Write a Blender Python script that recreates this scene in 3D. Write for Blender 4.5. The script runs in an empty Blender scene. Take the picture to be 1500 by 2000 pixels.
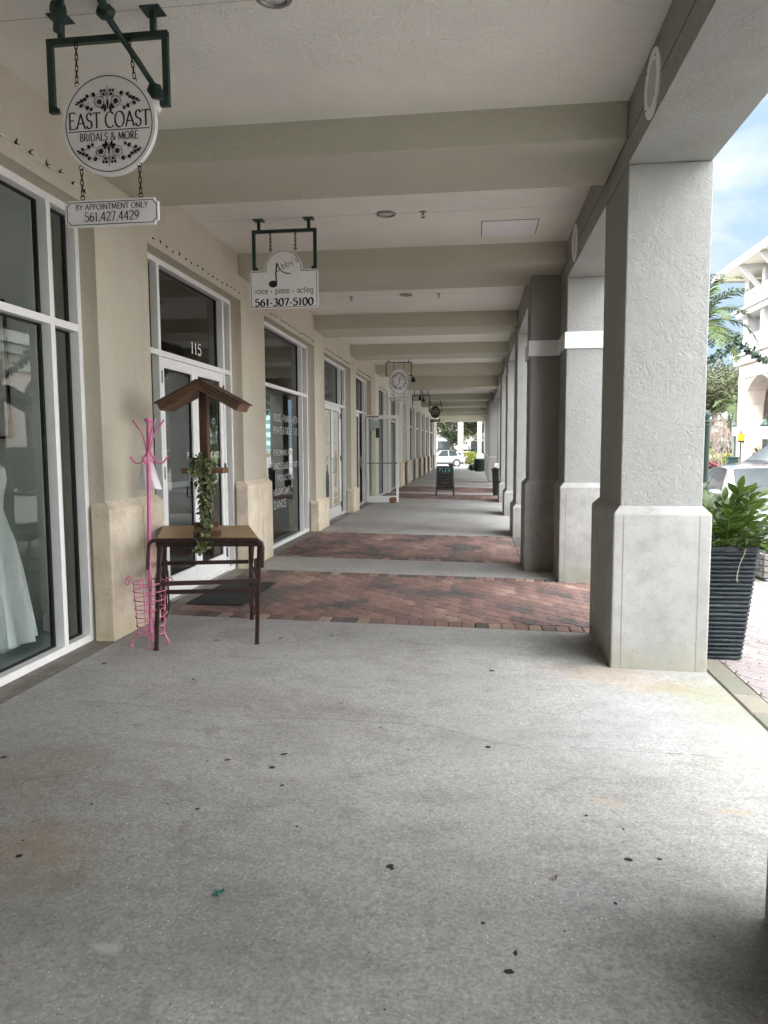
import bpy, bmesh, math, random
from mathutils import Vector, Matrix, noise
random.seed(7)
PI = math.pi
S = -0.017                                   # the walkway falls gently towards the street
def fz(x): return S * x
sc = bpy.context.scene
COL = sc.collection
SKY, SUNE, EXPO, FILL_CLOUD, LOWV = 0.05, 1.5, 2.97, 36.0, 2.6

# ------------------------------------------------------------------ mesh helper
class MB:
    def __init__(self): self.v = []; self.f = []; self.c = []; self.sm = []
    def add(self, vs, fs, col=None, smooth=False):
        o = len(self.v)
        self.v += [tuple(p) for p in vs]
        for f in fs:
            self.f.append(tuple(i + o for i in f)); self.c.append(col); self.sm.append(smooth)
        return self
    def box(self, x0, x1, y0, y1, z0, z1, col=None):
        if x0 > x1: x0, x1 = x1, x0
        if y0 > y1: y0, y1 = y1, y0
        if z0 > z1: z0, z1 = z1, z0
        return self.add([(x0,y0,z0),(x1,y0,z0),(x1,y1,z0),(x0,y1,z0),(x0,y0,z1),(x1,y0,z1),(x1,y1,z1),(x0,y1,z1)],
            [(0,3,2,1),(4,5,6,7),(0,1,5,4),(1,2,6,5),(2,3,7,6),(3,0,4,7)], col)
    def bbox(self, x0, x1, y0, y1, z0, z1, b=0.006):
        """box with bevelled edges"""
        bm = bmesh.new(); bmesh.ops.create_cube(bm, size=1)
        for v in bm.verts:
            v.co = ((x0+x1)/2+v.co.x*abs(x1-x0), (y0+y1)/2+v.co.y*abs(y1-y0), (z0+z1)/2+v.co.z*abs(z1-z0))
        bmesh.ops.bevel(bm, geom=bm.edges[:], offset=b, segments=2, affect='EDGES', profile=0.5)
        return self.bm(bm)
    def bm(self, bm, M=None, smooth=False):
        bm.verts.index_update()
        vs = [(M @ v.co if M else v.co)[:] for v in bm.verts]
        fs = [[v.index for v in f.verts] for f in bm.faces]
        bm.free(); return self.add(vs, fs, None, smooth)
    def frustum(self, x0,x1,y0,y1,z0, X0,X1,Y0,Y1,z1):
        return self.add([(x0,y0,z0),(x1,y0,z0),(x1,y1,z0),(x0,y1,z0),(X0,Y0,z1),(X1,Y0,z1),(X1,Y1,z1),(X0,Y1,z1)],
            [(0,3,2,1),(4,5,6,7),(0,1,5,4),(1,2,6,5),(2,3,7,6),(3,0,4,7)])
    def quad(self, a, b, c, d, col=None): return self.add([a,b,c,d], [(0,1,2,3)], col)
    def tube(self, path, r, n=10, cap=True, sx=1.0, closed=False):
        P = [Vector(p) for p in path]; m = len(P)
        rs = r if isinstance(r, (list, tuple)) else [r]*m
        T = []
        for i in range(m):
            a = P[(i-1) % m] if (closed or i > 0) else P[i]
            b = P[(i+1) % m] if (closed or i < m-1) else P[i]
            d = b - a
            T.append(d.normalized() if d.length > 1e-9 else Vector((0,0,1)))
        up = Vector((0,0,1)) if abs(T[0].z) < .9 else Vector((0,1,0))
        N = (up - T[0]*up.dot(T[0])).normalized(); rings = []
        for i in range(m):
            N = N - T[i]*N.dot(T[i])
            if N.length < 1e-6: N = T[i].orthogonal()
            N.normalize(); B = T[i].cross(N)
            rings.append([P[i] + (N*math.cos(2*PI*k/n)*rs[i] + B*math.sin(2*PI*k/n)*rs[i]*sx) for k in range(n)])
        vs = [p for rg in rings for p in rg]; fs = []
        for i in range(m if closed else m-1):
            j = (i+1) % m
            for k in range(n):
                fs.append((i*n+k, i*n+(k+1)%n, j*n+(k+1)%n, j*n+k))
        if cap and not closed:
            fs.append(tuple(range(n))[::-1]); fs.append(tuple((m-1)*n+k for k in range(n)))
        return self.add(vs, fs, None, True)
    def lathe(self, prof, c=(0,0,0), n=24, axis='z'):
        """prof: (r, h) pairs"""
        vs = []; fs = []
        for r, h in prof:
            for k in range(n):
                a = 2*PI*k/n; p = (r*math.cos(a), r*math.sin(a), h)
                if axis == 'x': p = (p[2], p[0], p[1])
                elif axis == 'y': p = (p[0], p[2], p[1])
                vs.append((c[0]+p[0], c[1]+p[1], c[2]+p[2]))
        for i in range(len(prof)-1):
            for k in range(n): fs.append((i*n+k, i*n+(k+1)%n, (i+1)*n+(k+1)%n, (i+1)*n+k))
        fs.append(tuple(range(n))[::-1]); fs.append(tuple((len(prof)-1)*n+k for k in range(n)))
        return self.add(vs, fs, None, True)
    def prism_y(self, poly, y0, y1):
        """polygon of (x,z), extruded along y from y0 (front) to y1"""
        n = len(poly)
        vs = [(x, y0, z) for x, z in poly] + [(x, y1, z) for x, z in poly]
        return self.add(vs, [tuple(range(n)), tuple(range(2*n-1, n-1, -1))] + [(i, n+i, n+(i+1)%n, (i+1)%n) for i in range(n)])
    def ring_y(self, outer, inner, y):
        n = len(outer); vs = [(x,y,z) for x,z in outer] + [(x,y,z) for x,z in inner]
        return self.add(vs, [(i,(i+1)%n,n+(i+1)%n,n+i) for i in range(n)])
    def bar(self, a, b, w, h, up=(0,0,1)):
        a = Vector(a); b = Vector(b); d = (b-a).normalized(); u = Vector(up)
        s = d.cross(u)
        if s.length < 1e-4: s = d.cross(Vector((0,1,0)))
        s.normalize(); u = s.cross(d)
        q = [(-w/2,-h/2),(w/2,-h/2),(w/2,h/2),(-w/2,h/2)]
        vs = [a+s*x+u*y for x,y in q] + [b+s*x+u*y for x,y in q]
        return self.add(vs, [(3,2,1,0),(4,5,6,7),(0,1,5,4),(1,2,6,5),(2,3,7,6),(3,0,4,7)])
    def build(self, name, mat, parent=None, loc=None):
        me = bpy.data.meshes.new(name); me.from_pydata(self.v, [], self.f); me.update()
        if any(self.sm): me.polygons.foreach_set('use_smooth', self.sm)
        if any(c is not None for c in self.c):
            at = me.color_attributes.new('tint', 'FLOAT_COLOR', 'CORNER'); buf = []
            for p, c in zip(me.polygons, self.c):
                c = c or (1,1,1); buf += [c[0], c[1], c[2], 1.0]*p.loop_total
            at.data.foreach_set('color', buf)
        if mat is not None: me.materials.append(mat)
        if any(self.sm):
            bm = bmesh.new(); bm.from_mesh(me); bmesh.ops.recalc_face_normals(bm, faces=bm.faces[:])
            for e in bm.edges:
                if len(e.link_faces) == 2 and e.calc_face_angle(0) > 0.7: e.smooth = False
            bm.to_mesh(me); bm.free()
        o = bpy.data.objects.new(name, me); COL.objects.link(o)
        if parent: o.parent = parent
        if loc: o.location = loc
        return o

def tag(o, label, cat, group=None, kind=None):
    o['label'] = label; o['category'] = cat
    if group: o['group'] = group
    if kind: o['kind'] = kind
    return o
def thing(name, label, cat, loc=(0,0,0), rz=0, group=None, kind=None):
    o = bpy.data.objects.new(name, None); o.empty_display_size = .2; COL.objects.link(o)
    o.location = loc; o.rotation_euler = (0,0,rz)
    return tag(o, label, cat, group, kind)
def struct(o): o['kind'] = 'structure'; return o
def dup(o, loc, rz=0, label=None, scale=None):
    r = o.copy(); COL.objects.link(r); r.location = loc; r.rotation_euler = (0,0,rz)
    if scale: r.scale = scale if isinstance(scale, tuple) else (scale,)*3
    if label: r['label'] = label
    for ch in list(o.children):
        c = ch.copy(); COL.objects.link(c); c.parent = r
        for g in list(ch.children):
            d = g.copy(); COL.objects.link(d); d.parent = c
    return r

# ------------------------------------------------------------------ materials
class N:
    def __init__(self, name):
        self.m = bpy.data.materials.new(name); self.m.use_nodes = True
        self.t = self.m.node_tree; self.b = self.t.nodes['Principled BSDF']; self.out = self.t.nodes['Material Output']
        self._tc = None
    def n(self, typ, **k):
        x = self.t.nodes.new(typ)
        for a, v in k.items(): setattr(x, a, v)
        return x
    def l(self, a, b): self.t.links.new(a, b)
    @property
    def obj(self):
        if self._tc is None: self._tc = self.n('ShaderNodeTexCoord')
        return self._tc.outputs['Object']
    def noise(self, scale, detail=4, rough=.55, vec=None, dist=0.0, stretch=None):
        x = self.n('ShaderNodeTexNoise'); x.inputs['Scale'].default_value = scale
        x.inputs['Detail'].default_value = detail; x.inputs['Roughness'].default_value = rough
        x.inputs['Distortion'].default_value = dist
        v = vec if vec is not None else self.obj
        if stretch:
            mp = self.n('ShaderNodeMapping'); mp.inputs['Scale'].default_value = stretch
            self.l(v, mp.inputs['Vector']); v = mp.outputs[0]
        self.l(v, x.inputs['Vector']); return x.outputs['Fac']
    def voro(self, scale, feature='F1', out='Distance', vec=None, rnd=1):
        x = self.n('ShaderNodeTexVoronoi', feature=feature); x.inputs['Scale'].default_value = scale
        x.inputs['Randomness'].default_value = rnd
        self.l(vec if vec is not None else self.obj, x.inputs['Vector']); return x.outputs[out]
    def ramp(self, fac, stops, interp='LINEAR'):
        r = self.n('ShaderNodeValToRGB'); r.color_ramp.interpolation = interp
        e = r.color_ramp.elements
        while len(e) < len(stops): e.new(.5)
        for i, (p, c) in enumerate(stops):
            e[i].position = p
            if not isinstance(c, (tuple, list)): c = (c, c, c)
            e[i].color = (*c, 1)
        self.l(fac, r.inputs[0]); return r.outputs[0]
    def mix(self, fac, a, b, mode='MIX'):
        x = self.n('ShaderNodeMix', data_type='RGBA', blend_type=mode)
        self._set(fac, x.inputs[0]); self._set(a, x.inputs[6]); self._set(b, x.inputs[7]); return x.outputs[2]
    def math(self, op, a, b=0.0, clamp=False):
        x = self.n('ShaderNodeMath', operation=op); x.use_clamp = clamp
        self._set(a, x.inputs[0]); self._set(b, x.inputs[1]); return x.outputs[0]
    def _set(self, v, s):
        if hasattr(v, 'is_linked') or hasattr(v, 'links'): self.l(v, s)
        elif isinstance(v, (tuple, list)): s.default_value = (*v, 1) if len(v) == 3 else v
        else: s.default_value = v
    def base(self, c): self._set(c, self.b.inputs['Base Color']); return self
    def rough(self, c): self._set(c, self.b.inputs['Roughness']); return self
    def metal(self, c): self.b.inputs['Metallic'].default_value = c; return self
    def bump(self, h, dist=.01, strength=1.0):
        b = self.n('ShaderNodeBump'); b.inputs['Distance'].default_value = dist; b.inputs['Strength'].default_value = strength
        self.l(h, b.inputs['Height']); self.l(b.outputs[0], self.b.inputs['Normal']); return self

def sep_xyz(n):
    x = n.n('ShaderNodeSeparateXYZ'); n.l(n.obj, x.inputs[0]); return x.outputs
def stucco(name, c, scale=1.0, depth=.006, var=.06, grime=0.0):
    """knock-down plaster: flat-topped trowel islands over a rougher bed"""
    n = N(name)
    warp = n.noise(9*scale, 2, .5)
    a = n.noise(26*scale, 3, .55, dist=1.2)
    islands = n.ramp(a, [(.40,0.),(.50,.75),(.56,1.),(1.,1.)])
    fine = n.noise(120*scale, 3, .6)
    patch = n.ramp(n.noise(2.1*scale, 4, .6), [(.34,.15),(.62,1.)])
    ridge = n.ramp(n.noise(15*scale, 5, .62, dist=2.2), [(.47,0.),(.5,1.),(.53,0.)])
    h = n.math('ADD', n.math('MULTIPLY', n.math('MULTIPLY', islands, .62), patch), n.math('MULTIPLY', fine, .45))
    h = n.math('ADD', h, n.math('MULTIPLY', ridge, .22))
    h = n.math('ADD', h, n.math('MULTIPLY', warp, .9))
    big = n.noise(1.3, 4, .6)
    col = n.ramp(big, [(.25, tuple(x*(1-var) for x in c)), (.75, tuple(min(1,x*(1+var)) for x in c))])
    pits = n.ramp(n.noise(60, 2, .5), [(.26,.7),(.36,1.)])
    col = n.mix(.5, col, pits, 'MULTIPLY')
    if grime:
        g = n.ramp(n.noise(2.2, 5, .65, stretch=(1,1,.35)), [(.45,0.),(.75,1.)])
        col = n.mix(n.math('MULTIPLY', g, grime), col, (c[0]*.62, c[1]*.58, c[2]*.5))
    n.base(col).rough(.9).bump(h, depth, .9)
    return n.m
def plain(name, c, r=.5, metal=0., var=.12, vs=18, bump=0., bs=60):
    n = N(name)
    f = n.noise(vs, 5, .6)
    n.base(n.ramp(f, [(.25, tuple(x*(1-var) for x in c)), (.75, tuple(min(1, x*(1+var)) for x in c))]))
    n.rough(n.math('ADD', n.math('MULTIPLY', n.noise(vs*2.3, 3), .18), r-.09)).metal(metal)
    if bump: n.bump(n.noise(bs, 4, .6), bump)
    return n.m

M = {}
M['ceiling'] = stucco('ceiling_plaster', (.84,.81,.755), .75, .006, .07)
M['wall'] = stucco('wall_stucco', (.56,.514,.412), .8, .0045, .05, .25)
M['wall_white'] = stucco('pale_stucco', (.68,.665,.60), .8, .004, .04, .15)
M['beam'] = stucco('beam_stucco', (.53,.515,.42), .7, .006, .05)
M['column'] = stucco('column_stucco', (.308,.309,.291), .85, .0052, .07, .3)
M['white_plaster'] = plain('band_paint', (.74,.74,.76), .6, var=.04, bump=.001)
M['facade'] = stucco('facade_white', (.47,.46,.45), .8, .004, .03)
M['facade_peach'] = stucco('facade_peach', (.52,.45,.39), .8, .004, .05)
M['alu'] = plain('white_aluminium', (.80,.79,.775), .35, var=.05, vs=9)
M['gasket'] = plain('black_gasket', (.006,.006,.007), .6)
M['green_metal'] = plain('dark_green_metal', (.012,.034,.026), .38, .0, .35, 40)
M['black_metal'] = plain('black_metal', (.012,.012,.013), .45)
M['chain'] = plain('rusty_chain', (.045,.034,.026), .6, .6, .4, 90)
M['signwhite'] = plain('sign_white', (.86,.84,.845), .42, var=.05, vs=7)
M['ink'] = plain('black_lettering', (.009,.009,.010), .55)
M['whiteink'] = plain('white_lettering', (.82,.82,.80), .6)
M['pink'] = plain('pink_paint', (.60,.15,.30), .4, var=.2, vs=30)
M['rust'] = plain('brown_painted_steel', (.040,.020,.017), .45, .2, .4, 50, .0006, 300)
M['pot'] = None
M['black_plastic'] = plain('black_planter', (.012,.013,.015), .3)
M['cloth'] = plain('white_cloth', (.88,.86,.875), .85, var=.05, vs=20, bump=.002, bs=25)
M['chrome'] = plain('brushed_metal', (.55,.55,.55), .3, 1.)
M['dark'] = plain('dark_interior', (.05,.05,.05), .8)
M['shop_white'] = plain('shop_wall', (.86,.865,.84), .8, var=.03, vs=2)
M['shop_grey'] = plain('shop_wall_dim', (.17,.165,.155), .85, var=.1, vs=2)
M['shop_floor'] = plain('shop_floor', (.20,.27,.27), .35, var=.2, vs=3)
M['joint'] = plain('joint_dark', (.03,.026,.022), .95, var=.4, vs=20)
M['skin'] = plain('mannequin_tan', (.42,.30,.22), .5)
M['rubber'] = plain('tyre_rubber', (.018,.018,.019), .8, var=.3)
M['lens'] = plain('lamp_lens', (.62,.62,.6), .15, .3)
M['greenbin'] = plain('green_plastic', (.012,.035,.03), .45, var=.25)

def glass(name, tint=(.93,.97,.95), ior=1.6, r=.0):
    n = N(name); t = n.t
    fr = n.n('ShaderNodeFresnel'); fr.inputs['IOR'].default_value = ior
    tr = n.n('ShaderNodeBsdfTransparent'); tr.inputs['Color'].default_value = (*tint,1)
    gl = n.n('ShaderNodeBsdfGlossy'); gl.inputs['Roughness'].default_value = r
    gl.inputs['Color'].default_value = (.93,.96,.95,1)
    mx = n.n('ShaderNodeMixShader'); n.l(fr.outputs[0], mx.inputs[0]); n.l(tr.outputs[0], mx.inputs[1]); n.l(gl.outputs[0], mx.inputs[2])
    # plate glass is never perfectly flat
    b = n.n('ShaderNodeBump'); b.inputs['Distance'].default_value = .0012; b.inputs['Strength'].default_value = .5
    n.l(n.noise(1.6, 1, .4), b.inputs['Height']); n.l(b.outputs[0], gl.inputs['Normal'])
    n.l(mx.outputs[0], n.out.inputs['Surface']); t.nodes.remove(n.b); return n.m
M['glass'] = glass('window_glass')
M['glass_dark'] = glass('tinted_glass', (.50,.52,.51), 1.85)
M['glass_clear'] = glass('door_glass', (.86,.91,.88), 1.45)

def concrete_walk():
    n = N('walkway_concrete'); X, Y, Z = sep_xyz(n)
    big = n.noise(.55, 5, .6); mid = n.noise(3.2, 5, .65, stretch=(1,1.9,1)); fine = n.noise(70, 3, .7)
    c = n.ramp(big, [(.28,(.285,.272,.250)),(.5,(.365,.354,.334)),(.74,(.405,.398,.384))])
    c = n.mix(.7, c, n.ramp(mid, [(.3,.72),(.5,1.),(.72,1.12)]), 'MULTIPLY')
    c = n.mix(.8, c, n.ramp(fine, [(.3,.60),(.5,1.),(.7,1.34)]), 'MULTIPLY')
    c = n.mix(.5, c, n.ramp(n.noise(24, 4, .75), [(.32,.70),(.5,1.),(.68,1.18)]), 'MULTIPLY')
    vo = n.n('ShaderNodeTexVoronoi'); vo.inputs['Scale'].default_value = 62; n.l(n.obj, vo.inputs['Vector'])
    pick = n.n('ShaderNodeSeparateColor'); n.l(vo.outputs['Color'], pick.inputs[0])
    dot = n.math('MULTIPLY', n.math('LESS_THAN', vo.outputs['Distance'], .21), n.math('GREATER_THAN', pick.outputs[0], .80))
    patch = n.ramp(n.noise(1.1, 3, .6), [(.4,.2),(.6,1.)])
    c = n.mix(n.math('MULTIPLY', dot, n.math('MULTIPLY', patch, .9)), c, (.80,.79,.76))
    dd = n.math('MULTIPLY', n.math('LESS_THAN', vo.outputs['Distance'], .2), n.math('LESS_THAN', pick.outputs[1], .10))
    c = n.mix(n.math('MULTIPLY', dd, .6), c, (.06,.055,.05))
    blot = n.ramp(n.noise(4.6, 3, .5), [(.66,0.),(.73,1.)])
    c = n.mix(n.math('MULTIPLY', blot, .26), c, (.11,.10,.085))
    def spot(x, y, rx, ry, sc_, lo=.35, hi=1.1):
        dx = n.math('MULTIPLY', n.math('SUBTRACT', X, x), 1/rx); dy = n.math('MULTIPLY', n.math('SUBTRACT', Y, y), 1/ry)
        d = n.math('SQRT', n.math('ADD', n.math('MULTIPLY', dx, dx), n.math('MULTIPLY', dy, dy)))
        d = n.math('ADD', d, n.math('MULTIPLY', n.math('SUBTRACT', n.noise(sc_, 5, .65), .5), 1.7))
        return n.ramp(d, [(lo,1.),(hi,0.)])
    # dirt against the left wall, rust by the first column, moss on the outer edge, old drip spots; shade and stain by the near column painted as one dark spot
    for x, y, rx, ry, s_, k, col in [
        (.86,5.22,.5,.26,6,.36,(.38,.25,.13)), (1.22,4.98,.36,.16,7,.36,(.40,.28,.15)), (1.52,4.75,.40,.55,5,.38,(.20,.21,.08)),
        (1.45,4.1,.45,.9,4,.2,(.22,.23,.13)), (.60,3.28,.09,.05,14,.32,(.46,.31,.16)), (1.15,3.27,.10,.04,14,.3,(.46,.33,.18)),
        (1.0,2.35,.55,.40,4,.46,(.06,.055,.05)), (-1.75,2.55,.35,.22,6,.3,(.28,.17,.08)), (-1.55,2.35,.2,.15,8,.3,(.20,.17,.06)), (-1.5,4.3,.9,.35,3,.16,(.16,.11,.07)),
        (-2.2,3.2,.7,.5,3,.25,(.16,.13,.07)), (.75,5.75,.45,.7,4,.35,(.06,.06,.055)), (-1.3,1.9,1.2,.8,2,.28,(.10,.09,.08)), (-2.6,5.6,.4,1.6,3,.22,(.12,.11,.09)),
        (-.9,3.35,.3,.13,7,.2,(.52,.51,.50)), (-1.15,2.05,.06,.03,20,.4,(.62,.61,.60)),(.35,3.9,.9,.5,2.5,.12,(.44,.45,.48)),(1.1,4.4,.6,.6,2.5,.2,(.40,.42,.47))]:
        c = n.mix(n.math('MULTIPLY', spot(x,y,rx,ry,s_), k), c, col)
    n.base(c).rough(n.ramp(mid, [(.3,.62),(.7,.85)]))
    n.bump(n.math('ADD', n.math('MULTIPLY', fine, .6), n.math('MULTIPLY', n.noise(240,2,.6), .4)), .004, .5)
    return n.m
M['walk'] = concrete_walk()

def cast_stone(name, c, pit=.5, stain=.5):
    n = N(name)
    a = n.noise(2.0, 5, .6); b = n.noise(26, 4, .6)
    col = n.ramp(a, [(.3, tuple(x*.80 for x in c)), (.7, tuple(x*1.12 for x in c))])
    col = n.mix(.55, col, n.ramp(n.noise(9, 5, .7), [(.3,.72),(.5,1.),(.7,1.14)]), 'MULTIPLY')
    drip = n.ramp(n.noise(7, 4, .6, stretch=(1,1,.08)), [(.52,0.),(.70,1.)])
    col = n.mix(n.math('MULTIPLY', drip, stain*.35), col, (c[0]*.6,c[1]*.56,c[2]*.46))
    pv = n.voro(42); pn = n.noise(11, 2)
    pits = n.math('MULTIPLY', n.math('LESS_THAN', pv, .17), n.math('GREATER_THAN', pn, .47))
    col = n.mix(n.math('MULTIPLY', pits, pit), col, tuple(x*.33 for x in c))
    st = n.ramp(n.noise(1.5, 5, .7, stretch=(1,1,.5)), [(.5,0.),(.72,1.)])
    col = n.mix(n.math('MULTIPLY', st, stain*.5), col, (c[0]*.66, c[1]*.62, c[2]*.48))
    # green and brown tide line on the lowest decimetres
    X, Y, Z = sep_xyz(n)
    zz = n.math('ADD', Z, n.math('MULTIPLY', n.math('SUBTRACT', n.noise(5,4,.6), .5), .35))
    col = n.mix(n.math('MULTIPLY', n.ramp(zz, [(.02,1.),(.22,0.)]), stain), col, (c[0]*.66, c[1]*.66, c[2]*.42))
    n.base(col).rough(.85).bump(n.math('SUBTRACT', n.math('MULTIPLY', b, .5), n.math('MULTIPLY', pits, .6)), .004, .6)
    return n.m
M['base'] = cast_stone('column_base_stone', (.34,.334,.318))
M['base_warm'] = cast_stone('wall_base_stone', (.77,.665,.525), .75, .5)
M['kerb'] = cast_stone('kerb_concrete', (.42,.41,.39))

def paver_mat(name, rough=.8):
    n = N(name)
    a = n.n('ShaderNodeAttribute'); a.attribute_name = 'tint'
    f = n.noise(85, 4, .7); g = n.noise(3, 4, .6)
    c = n.mix(.75, a.outputs['Color'], n.ramp(f, [(.3,.6),(.5,1.),(.7,1.35)]), 'MULTIPLY')
    c = n.mix(.5, c, n.ramp(g, [(.3,.75),(.7,1.15)]), 'MULTIPLY')
    n.base(c).rough(rough).bump(f, .003, .5); return n.m
M['paver'] = paver_mat('clay_pavers')
M['sand'] = plain('joint_sand', (.10,.085,.07), .95, var=.3, vs=60)

def wood(name, c, axis=(1,14,14), r=.5, lines=0.0):
    n = N(name)
    g = n.noise(6, 5, .65, stretch=axis, dist=.6); k = n.noise(1.2, 3)
    col = n.ramp(g, [(.28, tuple(x*.5 for x in c)), (.5, c), (.72, tuple(x*1.45 for x in c))])
    col = n.mix(.5, col, n.ramp(k, [(.3,.7),(.7,1.2)]), 'MULTIPLY')
    n.base(col).rough(r).bump(g, .0015, .5); return n.m
M['wood_top'] = wood('table_top_wood', (.40,.25,.105), (10,1.2,10), .42)
M['wood_stand'] = wood('stained_pine', (.145,.078,.042), (1.5,12,12), .55)
M['wood_dark'] = wood('stained_pine_dark', (.075,.030,.017), (12,12,1.2), .5)
def leafy(name, c1, c2, r=.4, trans=.25):
    n = N(name)
    a = n.n('ShaderNodeAttribute'); a.attribute_name = 'tint'
    g = n.noise(7, 2)
    c = n.mix(g, c1, c2); c = n.mix(1.0, c, a.outputs['Color'], 'MULTIPLY')
    n.base(c).rough(r)
    n.b.inputs['Transmission Weight'].default_value = 0.0
    tr = n.n('ShaderNodeBsdfTranslucent'); n.l(c, tr.inputs['Color'])
    mx = n.n('ShaderNodeMixShader'); mx.inputs[0].default_value = trans
    n.l(n.b.outputs[0], mx.inputs[1]); n.l(tr.outputs[0], mx.inputs[2]); n.l(mx.outputs[0], n.out.inputs['Surface'])
    return n.m
M['zz'] = leafy('glossy_leaf', (.040,.085,.014), (.090,.135,.022), .28, .3)
M['ivy'] = leafy('ivy_leaf', (.075,.125,.05), (.16,.18,.09), .5, .15)
M['oak'] = leafy('oak_leaf', (.022,.032,.012), (.055,.06,.022), .6, .2)
M['bush'] = leafy('bush_leaf', (.018,.04,.012), (.04,.07,.02), .55, .2)
M['lime'] = leafy('lime_leaf', (.12,.15,.018), (.19,.21,.03), .55, .2)
M['redleaf'] = leafy('red_leaf', (.12,.025,.03), (.18,.06,.05), .5, .2)
M['frond'] = leafy('palm_frond', (.024,.046,.008), (.058,.084,.018), .65, .15)
M['garland'] = leafy('garland_leaf', (.012,.032,.02), (.025,.05,.025), .6, .1)
M['bark'] = wood('tree_bark', (.16,.135,.11), (9,9,1.2), .9)
M['barkpale'] = wood('palm_bark', (.19,.18,.16), (2,2,14), .9)
M['twig'] = wood('bare_twig', (.17,.135,.115), (5,5,5), .9)
M['grass'] = None
def grassmat():
    n = N('lawn_grass'); g = n.noise(40, 4, .7); k = n.noise(.5, 3)
    n.base(n.mix(.5, n.ramp(k,[(.3,(.06,.09,.02)),(.7,(.12,.14,.035))]), n.ramp(g,[(.3,.6),(.7,1.4)]), 'MULTIPLY')).rough(.9).bump(g,.03)
    return n.m
M['grass'] = grassmat()
def carpaint(name, c, metal=0.35):
    n = N(name); n.base(n.ramp(n.noise(220,2), [(.4,tuple(x*.96 for x in c)),(.6,tuple(min(1,x*1.03) for x in c))])).rough(.28).metal(metal)
    n.b.inputs['Coat Weight'].default_value = 1.0; n.b.inputs['Coat Roughness'].default_value = .05; return n.m
M['car_silver'] = carpaint('silver_paint', (.24,.24,.24), .4)
M['car_white'] = carpaint('white_paint', (.21,.22,.235), .0)
M['car_black'] = carpaint('black_paint', (.012,.012,.013), .1)
M['car_black'].node_tree.nodes['Principled BSDF'].inputs['Coat Weight'].default_value = .25
M['car_grey'] = carpaint('bluegrey_paint', (.36,.40,.44), .4)
def carglass(name, c):
    n = N(name); n.base(n.ramp(n.noise(3,2),[(.3,c),(.7,tuple(x*1.5 for x in c))])).rough(.04); n.b.inputs['Specular IOR Level'].default_value = .5; return n.m
M['carglass'] = carglass('car_window', (.020,.024,.025))
M['carglass_side'] = carglass('car_side_window', (.012,.015,.015)); M['carglass_side'].node_tree.nodes['Principled BSDF'].inputs['Specular IOR Level'].default_value = .12
M['taillight'] = plain('tail_lamp', (.35,.03,.03), .2)
M['headlight'] = plain('head_lamp', (.7,.72,.74), .12, .3)
def dressmat():
    n = N('white_satin'); w = n.noise(14, 3, .5, stretch=(1,1,.12))
    n.base(n.ramp(w,[(.3,(.62,.68,.66)),(.7,(.82,.85,.83))])).rough(.6).bump(w,.02); return n.m
M['dress'] = dressmat()
def matmat():
    n = N('door_mat'); f = n.noise(180,3,.7); n.base(n.ramp(f,[(.35,(.008,.008,.009)),(.7,(.045,.044,.043))])).rough(.95).bump(f,.012); return n.m
M['mat'] = matmat()
M['fw'] = plain('faded_white_lettering', (.5,.5,.49), .6)
# ------------------------------------------------------------------ camera
cam = bpy.data.cameras.new('camera'); cam.sensor_fit = 'VERTICAL'; cam.sensor_height = 24.0; cam.lens = 24*1421.45/2000
cam.clip_start = .05; cam.clip_end = 3000
co = bpy.data.objects.new('camera', cam); COL.objects.link(co); sc.camera = co
_p, _y, _r = math.radians(-5.109177), math.radians(7.259718), math.radians(-.257773)
_f = Vector((-math.sin(_y)*math.cos(_p), math.cos(_y)*math.cos(_p), math.sin(_p)))
_rt = Vector((math.cos(_y), math.sin(_y), 0)); _u = _rt.cross(_f)
_r2 = _rt*math.cos(_r) + _u*math.sin(_r); _u2 = -_rt*math.sin(_r) + _u*math.cos(_r)
co.matrix_world = Matrix(((_r2.x,_u2.x,-_f.x,0),(_r2.y,_u2.y,-_f.y,0),(_r2.z,_u2.z,-_f.z,1.6),(0,0,0,1)))

# ------------------------------------------------------------------ sky, sun
SUN = Vector((-.30, -.55, .78)).normalized()
el = math.asin(SUN.z); az = math.atan2(SUN.x, SUN.y)
w = bpy.data.worlds.new('World'); sc.world = w; w.use_nodes = True
t = w.node_tree; bg = t.nodes['Background']
sky = t.nodes.new('ShaderNodeTexSky'); sky.sky_type = 'NISHITA'; sky.sun_disc = False
sky.sun_elevation = el; sky.sun_rotation = az; sky.air_density = 1.2; sky.dust_density = 1.6; sky.ozone_density = 1.0
tc = t.nodes.new('ShaderNodeTexCoord'); L_ = t.links.new
def wnode(typ, **k):
    x = t.nodes.new(typ)
    for a_, v_ in k.items(): setattr(x, a_, v_)
    return x
def wnoise(scale, detail, dist, stretch):
    mp = wnode('ShaderNodeMapping'); mp.inputs['Scale'].default_value = stretch; mp.inputs['Location'].default_value = (.37,1.2,.4); L_(tc.outputs['Generated'], mp.inputs['Vector'])
    x = wnode('ShaderNodeTexNoise'); x.inputs['Scale'].default_value = scale; x.inputs['Detail'].default_value = detail; x.inputs['Roughness'].default_value = .55; x.inputs['Distortion'].default_value = dist
    L_(mp.outputs[0], x.inputs['Vector']); return x.outputs['Fac']
def wramp(fac, stops):
    r = wnode('ShaderNodeValToRGB'); e = r.color_ramp.elements
    while len(e) < len(stops): e.new(.5)
    for i, (p_, c_) in enumerate(stops): e[i].position = p_; e[i].color = (*((c_,)*3 if not isinstance(c_, tuple) else c_), 1)
    L_(fac, r.inputs[0]); return r.outputs[0]
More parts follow.
